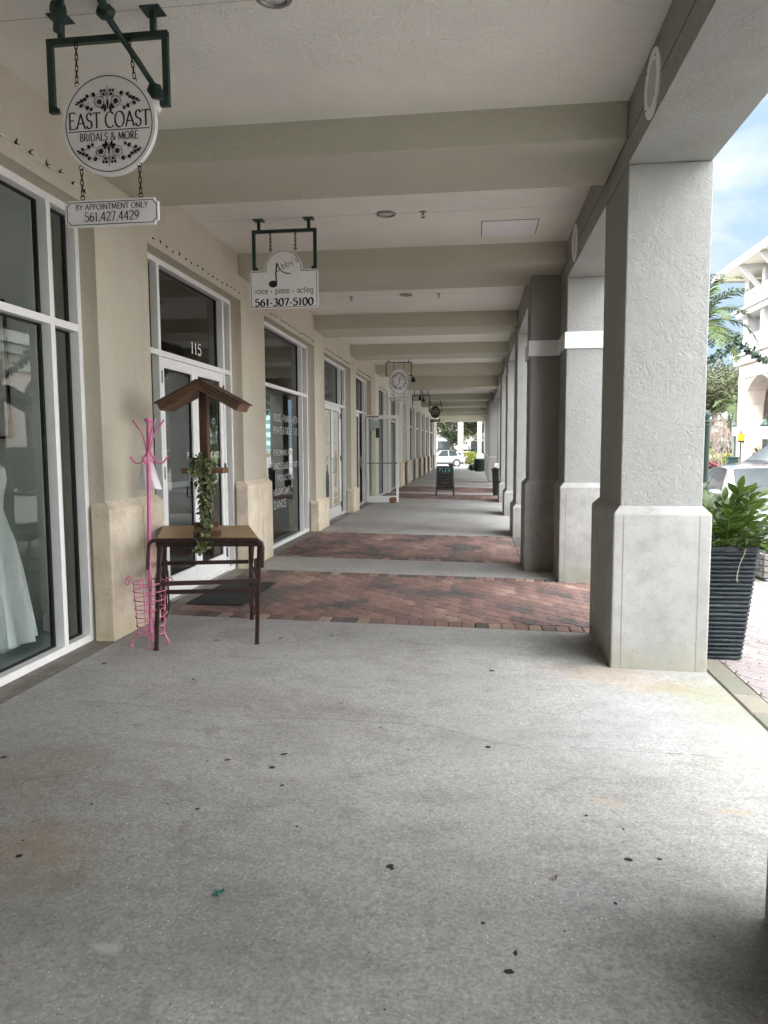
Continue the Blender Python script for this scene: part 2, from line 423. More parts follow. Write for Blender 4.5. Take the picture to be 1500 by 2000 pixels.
def wmix(fac, a_, b_):
    x = wnode('ShaderNodeMix', data_type='RGBA')
    for v_, s_ in ((fac, x.inputs[0]), (a_, x.inputs[6]), (b_, x.inputs[7])):
        if isinstance(v_, tuple): s_.default_value = (*v_, 1)
        else: L_(v_, s_)
    return x.outputs[2]
# bright broken cloud overhead and towards the sun, added to light the arcade; dimmed blue sky with a few streaks low down away from it
high = wmix(wramp(wnoise(2.4, 8, .4, (1,1,1.6)), [(.36,0.),(.60,1.)]), sky.outputs[0], (FILL_CLOUD, FILL_CLOUD*1.01, FILL_CLOUD*1.02))
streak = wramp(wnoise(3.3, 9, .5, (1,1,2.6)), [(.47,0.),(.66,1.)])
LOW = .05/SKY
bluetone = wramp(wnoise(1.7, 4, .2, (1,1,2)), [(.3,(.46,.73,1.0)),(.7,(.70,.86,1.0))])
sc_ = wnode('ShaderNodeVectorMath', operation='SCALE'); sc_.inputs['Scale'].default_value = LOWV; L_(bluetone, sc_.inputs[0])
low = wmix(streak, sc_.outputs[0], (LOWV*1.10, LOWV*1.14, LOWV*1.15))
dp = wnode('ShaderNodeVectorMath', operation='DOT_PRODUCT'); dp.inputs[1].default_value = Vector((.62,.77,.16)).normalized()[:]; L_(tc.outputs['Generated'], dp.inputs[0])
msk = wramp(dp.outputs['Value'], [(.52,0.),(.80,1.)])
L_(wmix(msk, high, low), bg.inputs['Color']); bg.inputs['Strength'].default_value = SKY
sl = bpy.data.lights.new('sun', 'SUN'); sl.energy = SUNE; sl.angle = math.radians(12); sl.color = (1,.965,.91)
so = bpy.data.objects.new('sun', sl); COL.objects.link(so); so.rotation_euler = (-SUN).to_track_quat('-Z','Y').to_euler()

# ------------------------------------------------------------------ ground
def sstep(a, b, x):
    x = min(1, max(0, (x-a)/(b-a))); return x*x*(3-2*x)
def gz(x, y):
    z = -.22 - .20*sstep(52, 66, y)*(1-sstep(6, 14, x))
    return z + .95*sstep(48, 95, y)*sstep(9, 17, x)
def axis(v):
    return sorted(set(v))
gx = axis([-400,-200,-120,-80,-50,-30,-20,-12,-6,0,3.44] + [4+i*1.5 for i in range(14)] + [30,40,60,90,150,260,400])
gy = axis([-200,-80,-30,-10,0,10,20,30,40] + [44+i*2.5 for i in range(24)] + [110,130,160,220,300,450,700])
gm = MB(); gm.v = [(x,y,gz(x,y)) for y in gy for x in gx]
nx = len(gx)
for j in range(len(gy)-1):
    for i in range(nx-1):
        gm.f.append((j*nx+i, j*nx+i+1, (j+1)*nx+i+1, (j+1)*nx+i)); gm.c.append(None); gm.sm.append(False)
def groundmat():
    n = N('street_surface'); a = n.noise(.25,5,.6); f = n.noise(45,4,.7)
    c = n.ramp(a,[(.3,(.17,.165,.16)),(.7,(.235,.23,.225))]); c = n.mix(.6,c,n.ramp(f,[(.3,.7),(.7,1.25)]),'MULTIPLY')
    n.base(c).rough(.85).bump(f,.005); return n.m
struct(gm.build('street', groundmat()))

# walkway slab (tilted), with the gaps where clay pavers are let in
Y0, YE = -7.0, 57.2
BANDS = [(6.376,8.943),(10.054,13.072),(21.95,24.35),(25.35,28.7)]
XL, XR = -2.868, 1.658
wm = MB(); ys = [Y0] + [v for b in BANDS for v in b] + [YE]
for a, b in zip(ys[::2], ys[1::2]):
    wm.add([(XL,a,fz(XL)),(XR,a,fz(XR)),(XR,b,fz(XR)),(XL,b,fz(XL)),(XL,a,-.3),(XR,a,-.3),(XR,b,-.3),(XL,b,-.3)],
           [(0,1,2,3),(0,4,5,1),(1,5,6,2),(2,6,7,3),(3,7,4,0)])
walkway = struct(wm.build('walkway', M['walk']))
# strip under the shop fronts, past a dark joint
sm_ = MB(); sm_.add([(-3.3,Y0,fz(XL)-.002),(XL-.014,Y0,fz(XL)-.002),(XL-.014,YE,fz(XL)-.002),(-3.3,YE,fz(XL)-.002),(-3.3,Y0,-.3),(XL-.014,Y0,-.3),(XL-.014,YE,-.3),(-3.3,YE,-.3)],
        [(0,1,2,3),(1,5,6,2),(0,4,5,1),(3,2,6,7)])
def sillmat():
    n = N('sill_concrete'); f = n.noise(30,4,.7); g = n.noise(2.5,5,.7)
    n.base(n.mix(.6, n.ramp(g,[(.3,(.15,.125,.105)),(.7,(.30,.275,.245))]), n.ramp(f,[(.3,.6),(.7,1.3)]), 'MULTIPLY')).rough(.85).bump(f,.004); return n.m
struct(sm_.build('shopfront_kerb', sillmat()))
jm = MB(); jm.box(XL-.02, XL+.004, Y0, YE, -.3, fz(XL)-.03); jm.box(XR-.004, XR+.03, Y0, YE, -.3, fz(XR)-.03)
struct(jm.build('ground_joint', M['joint']))

# ------------------------------------------------------------------ interlocking pavers
def lerp3(a, b, t): return tuple(a[i]+(b[i]-a[i])*t for i in range(3))
def paver_field(mb, x0, x1, y0, y1, zf, pal, L=.215, W=.118, gap=.006, clip=True, wav=.026):
    """running bond of zig-zag edged pavers, each with a chamfered top"""
    rng = random.Random(int(abs(x0*100)+y0*10))
    nc = int((x1-x0)/W)+2
    zig = [(0,0),(.125,1),(.375,-1),(.625,1),(.875,-1),(1,0)]
    for r in range(-1, nc):
        xb = x0 + r*W
        k = int((y1-y0)/L)+3
        for c in range(-1, k):
            yb = y0 + c*L + (r % 2)*L*.5
            cx, cy = xb+W/2, yb+L/2
            lft = [(xb+s*wav, yb+u*L) for u, s in zig[::-1][:-1]]
            bot = [(xb, yb), (xb+W*.3, yb+wav*.6), (xb+W*.7, yb-wav*.6)]
            rgt = [(xb+W+s*wav, yb+u*L) for u, s in zig[:-1]]
            top = [(xb+W, yb+L), (xb+W*.7, yb+L-wav*.6), (xb+W*.3, yb+L+wav*.6)]
            ring = bot + rgt + top + lft
            ring = [(min(max(px,x0),x1), min(max(py,y0),y1)) for px, py in ring]
            if max(p[0] for p in ring)-min(p[0] for p in ring) < .02 or max(p[1] for p in ring)-min(p[1] for p in ring) < .02: continue
            mx = sum(p[0] for p in ring)/len(ring); my = sum(p[1] for p in ring)/len(ring)
            v = noise.noise(Vector((cx*1.6+5, cy*1.6, 3.1)))*1.0 + rng.uniform(-.34,.34)
            v = min(.999, max(0, .5 + v*.62)); i = v*(len(pal)-1); j = int(i)
            col = lerp3(pal[j], pal[min(j+1,len(pal)-1)], i-j); q = rng.uniform(.86,1.14); col = tuple(ch*q for ch in col)
            dz = rng.uniform(-.0012,.0012)
            def ins(p, d):
                vx, vy = mx-p[0], my-p[1]; l = math.hypot(vx,vy) or 1; return (p[0]+vx/l*d, p[1]+vy/l*d)
            T = [ins(p, gap+.005) for p in ring]; B = [ins(p, gap*.6) for p in ring]; n = len(ring)
            vs = [(px,py,zf(px)+dz) for px,py in T] + [(px,py,zf(px)-.009) for px,py in B]
            mb.add(vs, [tuple(range(n))] + [(k2, n+k2, n+(k2+1)%n, (k2+1)%n) for k2 in range(n)], col)
def soldier(mb, x0, x1, y0, y1, zf, pal, w, along='x', gap=.004):
    rng = random.Random(int(y0*97)); n = int(round(((x1-x0) if along=='x' else (y1-y0))/w))
    for k in range(n):
        if along == 'x': a, b, c, d = x0+(x1-x0)*k/n, x0+(x1-x0)*(k+1)/n, y0, y1
        else: a, b, c, d = x0, x1, y0+(y1-y0)*k/n, y0+(y1-y0)*(k+1)/n
        i = rng.random()*(len(pal)-1); j = int(i); col = lerp3(pal[j], pal[min(j+1,len(pal)-1)], i-j); q = rng.uniform(.8,1.2); col = tuple(x*q for x in col)
        g = gap; e = .006
        vs = [(a+g+e,c+g+e,zf(a)),(b-g-e,c+g+e,zf(b)),(b-g-e,d-g-e,zf(b)),(a+g+e,d-g-e,zf(a)),
              (a+g,c+g,zf(a)-.009),(b-g,c+g,zf(b)-.009),(b-g,d-g,zf(b)-.009),(a+g,d-g,zf(a)-.009)]
        mb.add(vs, [(0,1,2,3),(0,4,5,1),(1,5,6,2),(2,6,7,3),(3,7,4,0)], col)
PAL = [(.080,.078,.076),(.115,.096,.090),(.185,.118,.105),(.225,.134,.114),(.265,.165,.134),(.36,.255,.20)]
PALF = [(.22,.195,.19),(.275,.24,.235),(.31,.265,.255),(.335,.30,.28),(.29,.285,.225)]
pm = MB()
for k, (a, b) in enumerate(BANDS):
    xr = XR if k in (0,) else XR
    soldier(pm, XL, xr, a, a+.20, fz, PAL, .118); soldier(pm, XL, xr, b-.20, b, fz, PAL, .118)
    xe = xr
    if k == 1:
        soldier(pm, .62, .82, a+.20, b-.20, fz, PAL[:3], .2, 'y'); xe = .62
        pm2_x = (.82, xr)
    paver_field(pm, XL, xe, a+.20, b-.20, fz, PAL)
    if k == 1: paver_field(pm, .82, xr, a+.20, b-.20, fz, PALF)
struct(pm.build('brick_paving', M['paver']))
bed = MB()
for a, b in BANDS: bed.add([(XL,a,fz(XL)-.010),(XR,a,fz(XR)-.010),(XR,b,fz(XR)-.010),(XL,b,fz(XL)-.010)],[(0,1,2,3)])
XS = 3.42
bed.add([(XR+.02,Y0,fz(XR)-.016),(XS,Y0,fz(XS)-.016),(XS,YE,fz(XS)-.016),(XR+.02,YE,fz(XR)-.016)],[(0,1,2,3)])
struct(bed.build('paving_bed', M['sand']))
so_ = lambda x: fz(x) - .006
sp = MB(); soldier(sp, XR+.022, XR+.20, 1.0, 20.0, so_, [(.25,.21,.17),(.22,.22,.17),(.29,.25,.20)], .36, 'y')
paver_field(sp, XR+.20, XS, 3.2, 14.0, so_, PALF, L=.235, W=.125, wav=.03)
paver_field(sp, XR+.20, XS, 14.0, 30.0, so_, PALF, L=.47, W=.25, wav=.05)
def mossy():
    m = paver_mat('faded_pavers'); return m
struct(sp.build('pavement', mossy()))
kb = MB(); y = Y0
while y < YE:
    kb.bbox(XS+.002, XS+.15, y, y+2.99, -.4, fz(XS), .012); y += 3
struct(kb.build('kerb', M['kerb']))
# gum spots and a hairline crack pressed into the slab
st = MB(); rng = random.Random(3)
def blob(x, y, r, el_=1.0, ang=0.):
    n = 11; rr = [r*rng.uniform(.72,1.15) for _ in range(n)]
    P = []
    for k in range(n):
        a = 2*PI*k/n; px = rr[k]*math.cos(a)*el_; py = rr[k]*math.sin(a)
        P.append((x+px*math.cos(ang)-py*math.sin(ang), y+px*math.sin(ang)+py*math.cos(ang)))
    c = (sum(p[0] for p in P)/n, sum(p[1] for p in P)/n)
    vs = [(p[0],p[1],fz(p[0])+.0008) for p in P] + [(c[0]+(p[0]-c[0])*.75,c[1]+(p[1]-c[1])*.75,fz(p[0])+.0022) for p in P]
    st.add(vs, [tuple(range(n,2*n))] + [(k,(k+1)%n,n+(k+1)%n,n+k) for k in range(n)])
for x, y, r, e, a in [(-.999,3.388,.017,1.1,0),(-.898,3.21,.011,1,0),(.07,3.805,.016,1,0),(.598,2.809,.014,1.4,-.5),(-.319,2.63,.011,1.6,.9),(-.308,2.612,.010,1,0),(-1.207,2.938,.009,1.3,0),(-1.745,2.486,.014,1,.5),
      (-2.369,3.295,.016,1.1,0),(-.979,3.549,.012,1.9,.6),(.031,2.343,.008,1,0),(.116,5.153,.018,1.3,0),(.485,3.135,.008,1.6,.8),(.133,2.21,.008,1.8,1.4),(.109,2.124,.013,1.2,0),
      (-2.666,4.859,.019,1.1,0),(-1.9,4.62,.012,1,0),(-1.2,5.9,.014,1.2,0),(-.4,5.6,.012,1,0),(-1.6,5.75,.013,1.6,.2),(-2.1,5.6,.015,1.4,.2),(.72,2.83,.009,1.3,0),(.30,2.34,.005,1,0)]: blob(x,y,r,e,a)
for k in range(46):
    blob(rng.uniform(-2.6,1.4), rng.uniform(1.9,6.2), rng.uniform(.002,.006), rng.uniform(1,2), rng.uniform(0,3))
crack = [(-2.442,4.102),(-2.009,4.1),(-1.455,4.001),(-.976,4.053),(-.434,4.067),(-.196,4.043),(-.021,3.922),(.199,3.852),(.605,3.868),(1.002,3.877),(1.35,3.85)]
pts = []
for (a,b),(c,d) in zip(crack, crack[1:]):
    for k in range(8): pts.append((a+(c-a)*k/8+rng.uniform(-.006,.006), b+(d-b)*k/8+rng.uniform(-.010,.010)))
for k in range(len(pts)-1):
    if rng.random() < .12: continue
    (a,b),(c,d) = pts[k], pts[k+1]; hw = rng.uniform(.0009,.0022)
    st.quad((a,b-hw,fz(a)+.0006),(c,d-hw,fz(c)+.0006),(c,d+hw,fz(c)+.0006),(a,b+hw,fz(a)+.0006))
o = st.build('floor_stain', plain('old_gum', (.02,.019,.018), .6), walkway)

# ------------------------------------------------------------------ the arcade building
bld = thing('arcade_building', 'long cream stucco arcade building with shop fronts, square columns and beamed porch ceiling', 'building')
WL, PL, WF = -2.95, -2.885, -3.08
ZC, ZM, ZL, ZO = 3.985, 3.731, 3.547, 3.437
OPEN1 = [(2.42,5.48),(6.404,9.022),(10.03,13.20),(14.06,17.06),(17.82,20.45)]
OPEN2 = [(22.0,24.4),(25.2,27.95),(29.4,30.9),(32.4,35.0),(36.0,38.5),(39.4,41.8),(42.7,45.5),(46.4,50.8)]
def wall_run(openings, y0, y1, mat, name='wall'):
    mb = MB(); prev = y0
    for a, b in openings + [(y1,y1)]:
        if a - prev > .01: mb.box(-3.30, WL, prev, a, -.1, ZO)
        prev = b
    mb.box(-3.30, WL, y0, y1, ZO, 4.3)
    return mb.build(name, mat, bld)
wall_run([(-5.6,-2.5),(-1.5,1.35)] + OPEN1, Y0, 21.28, M['wall'])
wall_run(OPEN2, 21.283, 54.0, M['wall_white'])
cl = MB(); cl.box(-3.3, 1.62, Y0, YE, ZC, 4.6); cl.build('ceiling', M['ceiling'], bld)
um = MB(); um.box(-12, 1.585, Y0-3, YE, 4.602, 6.0); um.box(-12.4, 1.75, Y0-3.3, YE+.3, 6.0, 6.3); um.build('upper_storey', M['facade'], bld)  # unseen upper mass of the building, put in and sized for its shading
rm = MB(); rm.box(-12, -11.8, Y0, 54, -.1, 4.6)
# header beam that the columns carry
def header(x0, x1, y0, y1, z0=ZL):
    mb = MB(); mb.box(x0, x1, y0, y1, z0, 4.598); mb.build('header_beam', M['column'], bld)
header(1.03, 1.588, Y0, 10.155); header(.70, 1.30, 10.158, 32.6); header(.58, 1.20, 32.603, YE)
g = MB(); g.box(1.0285,1.0305,Y0,9.5,3.726,3.731); g.build('seam', M['joint'], bld)
for y in (4.0, 7.66, 11.65): g = MB(); g.box(WL+.01, 1.02, y, y+.004, ZC-.0012, ZC+.01); g.build('seam', plain('ceiling_seam',(.45,.43,.39),.9), bld)
for a, b, z in [(-1.6,-.7,ZM),(1.4,2.3,ZM),(5.455,6.367,ZM),(8.944,10.107,ZM),(13.231,14.22,ZM),(17.069,18.04,ZM),(21.267,22.3,ZM),(25.0,26.0,3.60),(33.5,34.4,ZM),(39.0,40.0,ZM),(45.4,46.3,ZM),(51.0,52.0,ZM)]:
    xr = 1.0285 if b < 10.15 else (.698 if b < 32.6 else .578)
    mb = MB(); mb.bbox(WL+.001, xr, a, b, z, ZC+.05, .008); mb.build('ceiling_beam', M['beam'], bld)
eh = MB(); eh.box(WL, 1.2, 56.6, 57.2, 3.50, 4.0); eh.box(-.35,.25,56.5,57.25,3.60,3.95); eh.build('end_beam', M['beam'], bld)
eb = MB(); eb.box(-3.30, WL, 54.0, 57.2, 3.50, 4.3); eb.box(-3.30, -2.93, 53.4, 53.998, -.1, ZO); eb.build('wall', M['wall_white'], bld)

M['seamm'] = plain('seam_line', (.22,.205,.17), .9, var=.3, vs=30)
def column(X0, X1, Ya, Yb, bh, top, band=None, seam=True):
    """bh: height of the cast base; the shaft stands back from it by 55 mm"""
    d = .055; zb = fz(X0)-.05
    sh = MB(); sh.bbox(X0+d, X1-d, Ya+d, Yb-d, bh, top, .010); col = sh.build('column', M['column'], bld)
    b = MB(); b.bbox(X0, X1, Ya, Yb, zb, bh, .012); b.frustum(X0+.006,X1-.006,Ya+.006,Yb-.006,bh-.001, X0+d-.004,X1-d+.004,Ya+d-.004,Yb-d+.004,bh+.05)
    b.build('column_base', M['base'], col)
    if seam:
        for x in (X0+.07, X1-.085): s = MB(); s.box(x, x+.004, Ya-.0015, Ya+.01, zb, bh-.02); s.build('seam', M['seamm'], col)
        s = MB(); s.box(X0-.0015, X0+.01, Ya+.07, Ya+.074, zb, bh-.02); s.build('seam', M['seamm'], col)
    if band:
        q = MB(); q.bbox(X0+d-.025, X1-d+.025, Ya+d-.025, Yb-d+.025, band[0], band[1], .004); q.build('column_band', M['white_plaster'], col)
    return col
M['seamm'] = plain('seam_line', (.22,.205,.17), .9, var=.3, vs=30)
column(.977,1.655,-7.0,-1.6,1.118,ZL-.001,None,False); column(.990,1.655,1.3,2.517,1.118,ZL-.001,None,False)  # the long first block is an unseen wall, added to darken the foreground
bw = MB(); bw.box(-3.3, 1.62, Y0-.3, Y0, -.1, 4.6); bw.build('wall', M['wall'], bld)  # unseen end wall, added to close off light behind the camera
column(.977,1.655,5.362,6.374,1.118,ZL-.001)
column(.977,1.655,8.786,10.21,1.118,ZL-.001,(2.735,2.925))
column(.612,1.09,9.46,10.20,1.115,ZM-.001,(2.732,2.928),False)
column(.639,1.30,13.024,14.144,.525,ZL-.001,None,True)
for a, b in ((17.107,18.2),(21.15,22.25)): column(.639,1.30,a,b,.525,ZL-.001)
column(.80,1.38,26.6,27.6,.525,ZL-.001); column(.80,1.38,30.0,31.0,.525,ZL-.001)
column(.62,1.25,32.70,33.9,1.10,ZL-.001); column(.50,.96,32.66,33.5,1.12,ZM-.001,None,False)
for a in (35.95,39.65,43.5,47.4,51.3): column(.50,1.2,a,a+1.0,1.12,ZL-.001)
pe = MB(); pe.box(.55,1.2,56.55,57.2,-.1,3.6); pe.build('column', M['wall_white'], bld)

# pilaster bases along the shop fronts
def pbase(a, b, h, mat):
    mb = MB(); mb.bbox(-3.05, PL, a, b, -.1, h, .012); mb.frustum(-3.05,PL-.004,a+.006,b-.006,h-.001,-3.05,WL+.004,a+.05,b-.05,h+.05)
    o = mb.build('pilaster_base', mat, bld)
    s = MB(); ym = a+(b-a)*.57; s.box(PL-.01, PL+.0012, ym, ym+.004, -.1, h-.02); s.build('seam', M['seamm'], o)
for a, b, h in [(-2.6,-1.4,1.12),(1.32,2.46,1.12),(5.435,6.453,1.12),(8.967,10.084,1.12),(13.151,14.106,.57),(17.015,17.865,.57)]: pbase(a,b,h,M['base_warm'])
for a, b in [(28.0,29.4),(30.9,32.4),(35.0,36.0),(38.5,39.4),(41.8,42.7),(45.5,46.4),(50.8,51.8)]: pbase(a,b,1.0,M['base_warm'])
# ------------------------------------------------------------------ shop fronts
FD = .075                                   # depth of the white frame members
def members(mb, gk, x, y0, y1, z0, z1, vert, horiz, w=.055, gw=.022):
    """white box sections with black glazing gaskets behind them; vert: y centres, horiz: z centres"""
    ve = [(y0, y0+w)] + [(v-w/2, v+w/2) for v in vert] + [(y1-w, y1)]
    for a, b in ve:
        mb.bbox(x-FD, x, a, b, z0, z1, .003)
    ho = [(z0, z0+.075)] + [(h-w/2, h+w/2) for h in horiz] + [(z1-w, z1)]
    for (a, b), (c, d) in zip(ve, ve[1:]):
        for e, f in ho: mb.box(x-FD+.002, x-.002, b, c, e, f)
        for (e, f), (g_, h_) in zip(ho, ho[1:]):
            xa, xb = x-FD-.026, x-FD
            gk.box(xa,xb, b-.002, b+gw*.5, f, g_); gk.box(xa,xb, c-gw, c+.002, f, g_)
            gk.box(xa+.001,xb-.001, b+gw*.5, c-gw, f-.002, f+gw*.5); gk.box(xa+.001,xb-.001, b+gw*.5, c-gw, g_-gw*.6, g_+.002)
    return ve, ho
def pane(y0, y1, z0, z1, x, parent, mat=None):
    m = MB(); m.quad((x,y0,z0),(x,y1,z0),(x,y1,z1),(x,y0,z1)); return m.build('pane', mat or M['glass'], parent)
def window(y0, y1, zt=ZO-.002, trans=2.53, sides=(.40,.40), x=WF, tinted=False):
    mb = MB(); gk = MB(); y0 += .004; y1 -= .004
    v = [y0+sides[0], y1-sides[1]] if sides else []
    members(mb, gk, x, y0, y1, .028, zt, v, [trans])
    o = mb.build('shop_window', M['alu'], bld); gk.build('gasket', M['gasket'], o)
    pane(y0+.02, y1-.02, .05, zt-.02, x-FD-.014, o, M['glass_dark'] if tinted else None)
    return o
def door_leaf(mb, gm_, y0, y1, z0, z1, x, st=.085, bot=.22, top=.10):
    """glazed leaf in the wall plane"""
    mb.bbox(x-.045,x,y0,y0+st,z0,z1,.003); mb.bbox(x-.045,x,y1-st,y1,z0,z1,.003)
    mb.box(x-.043,x-.002,y0+st,y1-st,z0,z0+bot); mb.box(x-.043,x-.002,y0+st,y1-st,z1-top,z1)
    a, b, c, d = y0+st, y1-st, z0+bot, z1-top
    gm_.box(x-.044,x-.018,a,a+.010,c,d); gm_.box(x-.044,x-.018,b-.018,b,c,d); gm_.box(x-.0435,x-.0185,a+.01,b-.018,c,c+.01); gm_.box(x-.0435,x-.0185,a+.01,b-.018,d-.014,d)
def hinge(parent, y, z, x, h=.11):
    m = MB(); m.bbox(x-.002,x+.016,y-.016,y+.016,z-h/2,z+h/2,.004); m.tube([(x+.014,y,z-h/2-.008),(x+.014,y,z+h/2+.008)],.008,8); m.build('hinge', M['chrome_dark'], parent)
M['chrome_dark'] = plain('hinge_metal', (.12,.11,.10), .4, .6)
def doorway(y0, y1, d0, d1, x=WF, leaves=(True,True), tinted=False, zt=ZO-.002, trans=2.53):
    mb = MB(); gk = MB(); y0 += .004; y1 -= .004
    members(mb, gk, x, y0, y1, .028, zt, [d0-.03, d1+.03], [trans])
    o = mb.build('door_frame', M['alu'], bld); gk.build('gasket', M['gasket'], o)
    gl = M['glass_dark'] if tinted else None
    pane(y0+.02, y1-.02, trans, zt-.02, x-FD-.014, o, gl)
    pane(y0+.02, d0-.03, .05, trans, x-FD-.014, o, gl); pane(d1+.03, y1-.02, .05, trans, x-FD-.014, o, gl)
    mid = (d0+d1)/2
    th = MB(); th.bbox(x-.10,x+.05,d0-.02,d1+.02,.03,.062,.006); th.build('threshold', M['sill_alu'], o)
    for k, (a, b) in enumerate(((d0, mid-.003),(mid+.003, d1))):
        if not leaves[k]: continue
        dm = MB(); dg = MB(); door_leaf(dm, dg, a, b, .068, trans-.032, x-.015)
        d = dm.build('door', M['alu'], bld); dg.build('gasket', M['gasket'], d)
        pane(a+.08, b-.08, .28, trans-.12, x-.042, d, gl)
        hy = a-.004 if k == 0 else b+.004
        for z in (.30,1.35,2.30): hinge(d, hy, z, x-.015)
        hb = MB(); hy2 = b-.05 if k == 0 else a+.05
        hb.tube([(x-.016,hy2,1.05),(x+.035,hy2,1.05),(x+.035,hy2,1.35),(x-.016,hy2,1.35)],.011,8)
        hb.build('handle', M['chrome'], d)
        pb = MB(); pb.bar((x-.09,a+.08,1.21),(x-.09,b-.08,1.21),.03,.06); pb.build('push_bar', M['alu'], d)
    return o
M['sill_alu'] = plain('threshold_metal', (.28,.27,.25), .45, .6)
win1 = window(*OPEN1[0])
window(-1.5,1.35); window(-5.6,-2.5)
dr1 = doorway(*OPEN1[1], 6.93, 8.70, tinted=True)
win3 = window(*OPEN1[2], sides=(.42,.42), tinted=True)
dr4 = doorway(*OPEN1[3], 14.62, 16.42)
dr5 = doorway(*OPEN1[4], 18.38, 19.98, leaves=(True,False), tinted=True)
for k, (a, b) in enumerate(OPEN2):
    window(a, b, sides=(.35,.35) if b-a > 2.2 else None, x=-3.02, tinted=True)

# the leaf that stands open across the walkway
od = thing('glass_door', 'white framed glass shop door standing open across the walkway', 'door', (-3.06, 20.03, 0))
W_ = .90; dm = MB(); x0 = .02
dm.bbox(x0,x0+.07,-.022,.022,.06,2.47,.004); dm.bbox(x0+W_-.07,x0+W_,-.022,.022,.06,2.47,.004)
dm.box(x0+.07,x0+W_-.07,-.02,.02,.06,.24); dm.box(x0+.07,x0+W_-.07,-.02,.02,2.37,2.47)
dm.build('door_frame', M['alu'], od)
pm_ = MB(); pm_.quad((x0+.07,0,.24),(x0+W_-.07,0,.24),(x0+W_-.07,0,2.37),(x0+.07,0,2.37)); pm_.build('pane', M['glass_clear'], od)
hb = MB(); hb.bar((x0+.03,-.045,1.15),(x0+W_-.03,-.045,1.15),.03,.035); hb.build('push_bar', M['sill_alu'], od)
cl_ = MB(); cl_.bar((x0+.02,-.03,2.43),(x0+.34,-.06,2.43),.03,.03); cl_.build('closer_arm', M['chrome_dark'], od)
pp = MB(); pp.box(x0+.10,x0+.36,.003,.006,2.05,2.33); pp.build('notice', M['signwhite'], od)
pk = MB(); pk.bbox(x0+.27,x0+.36,-.02,-.004,1.85,2.12,.01); pk.build('notice', M['black_metal'], od)
od['label'] = 'white framed glass shop door standing open across the walkway'
od.rotation_euler = (0,0,math.radians(9))

# shop interiors
def room(y0, y1, xb, wall, floor):
    m = MB(); z1 = 3.9
    m.quad((xb,y0,0),(xb,y1,0),(xb,y1,z1),(xb,y0,z1)); m.quad((-3.31,y0,0),(xb,y0,0),(xb,y0,z1),(-3.31,y0,z1)); m.quad((xb,y1,0),(-3.31,y1,0),(-3.31,y1,z1),(xb,y1,z1))
    m.quad((-3.31,y0,z1),(xb,y0,z1),(xb,y1,z1),(-3.31,y1,z1)); o = m.build('shop_interior', wall, bld)
    f = MB(); f.quad((-3.302,y0,.03),(-3.302,y1,.03),(xb,y1,.03),(xb,y0,.03)); f.build('shop_floor', floor, o)
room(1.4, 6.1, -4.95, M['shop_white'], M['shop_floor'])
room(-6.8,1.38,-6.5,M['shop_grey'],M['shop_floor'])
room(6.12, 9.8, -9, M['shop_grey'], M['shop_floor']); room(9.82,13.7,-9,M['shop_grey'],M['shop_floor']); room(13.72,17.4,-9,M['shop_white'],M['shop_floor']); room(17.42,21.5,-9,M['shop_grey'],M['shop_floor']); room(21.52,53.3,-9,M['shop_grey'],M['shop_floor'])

# rows of small dark clips and leaves over the shop fronts
def light_string(y0, y1, z, label, n, big=1.0):
    t_ = thing('string_lights', label, 'string lights', (WL+.004, (y0+y1)/2, z), group='string lights over the shop fronts')
    wr = MB(); L = (y1-y0)/2; wr.tube([(.004,-L+2*L*k/20,.012*math.sin(k*1.7)) for k in range(21)], .0022, 5); wr.build('wire', M['signwhite'], t_)
    r_ = random.Random(int(y0*10))
    for k in range(n):
        y = -L+2*L*(k+.5)/n+r_.uniform(-.012,.012); s = r_.uniform(.010,.022)*big; z_ = r_.uniform(-.012,.012)
        lf = MB()
        for q in range(3):
            a = r_.uniform(0,6.28)
            lf.tube([(.008,y,z_),(.012+s*.4,y+s*math.cos(a),z_+s*math.sin(a))],[.004*big,.0012],5)
        lf.lathe([(.002,0),(.006*big,.004),(.006*big,.012),(.002,.016)],(.004,y,z_),6,'x'); lf.build('bulb', M['garland'], t_)
light_string(2.9,5.42,3.535,'dark leafy string lights over the bridal shop window',15,1.5)
light_string(6.42,9.0,3.505,'dark string lights over the door numbered 115',17,1.25)
light_string(10.05,13.15,3.505,'dark string lights over the window lettered with music classes',26,1.2)
light_string(14.1,17.0,3.51,'dark string lights over the double doors with pale bottle posters',26,1.2)
light_string(17.9,20.4,3.51,'dark string lights over the shop front with the open glass door',24,1.2)

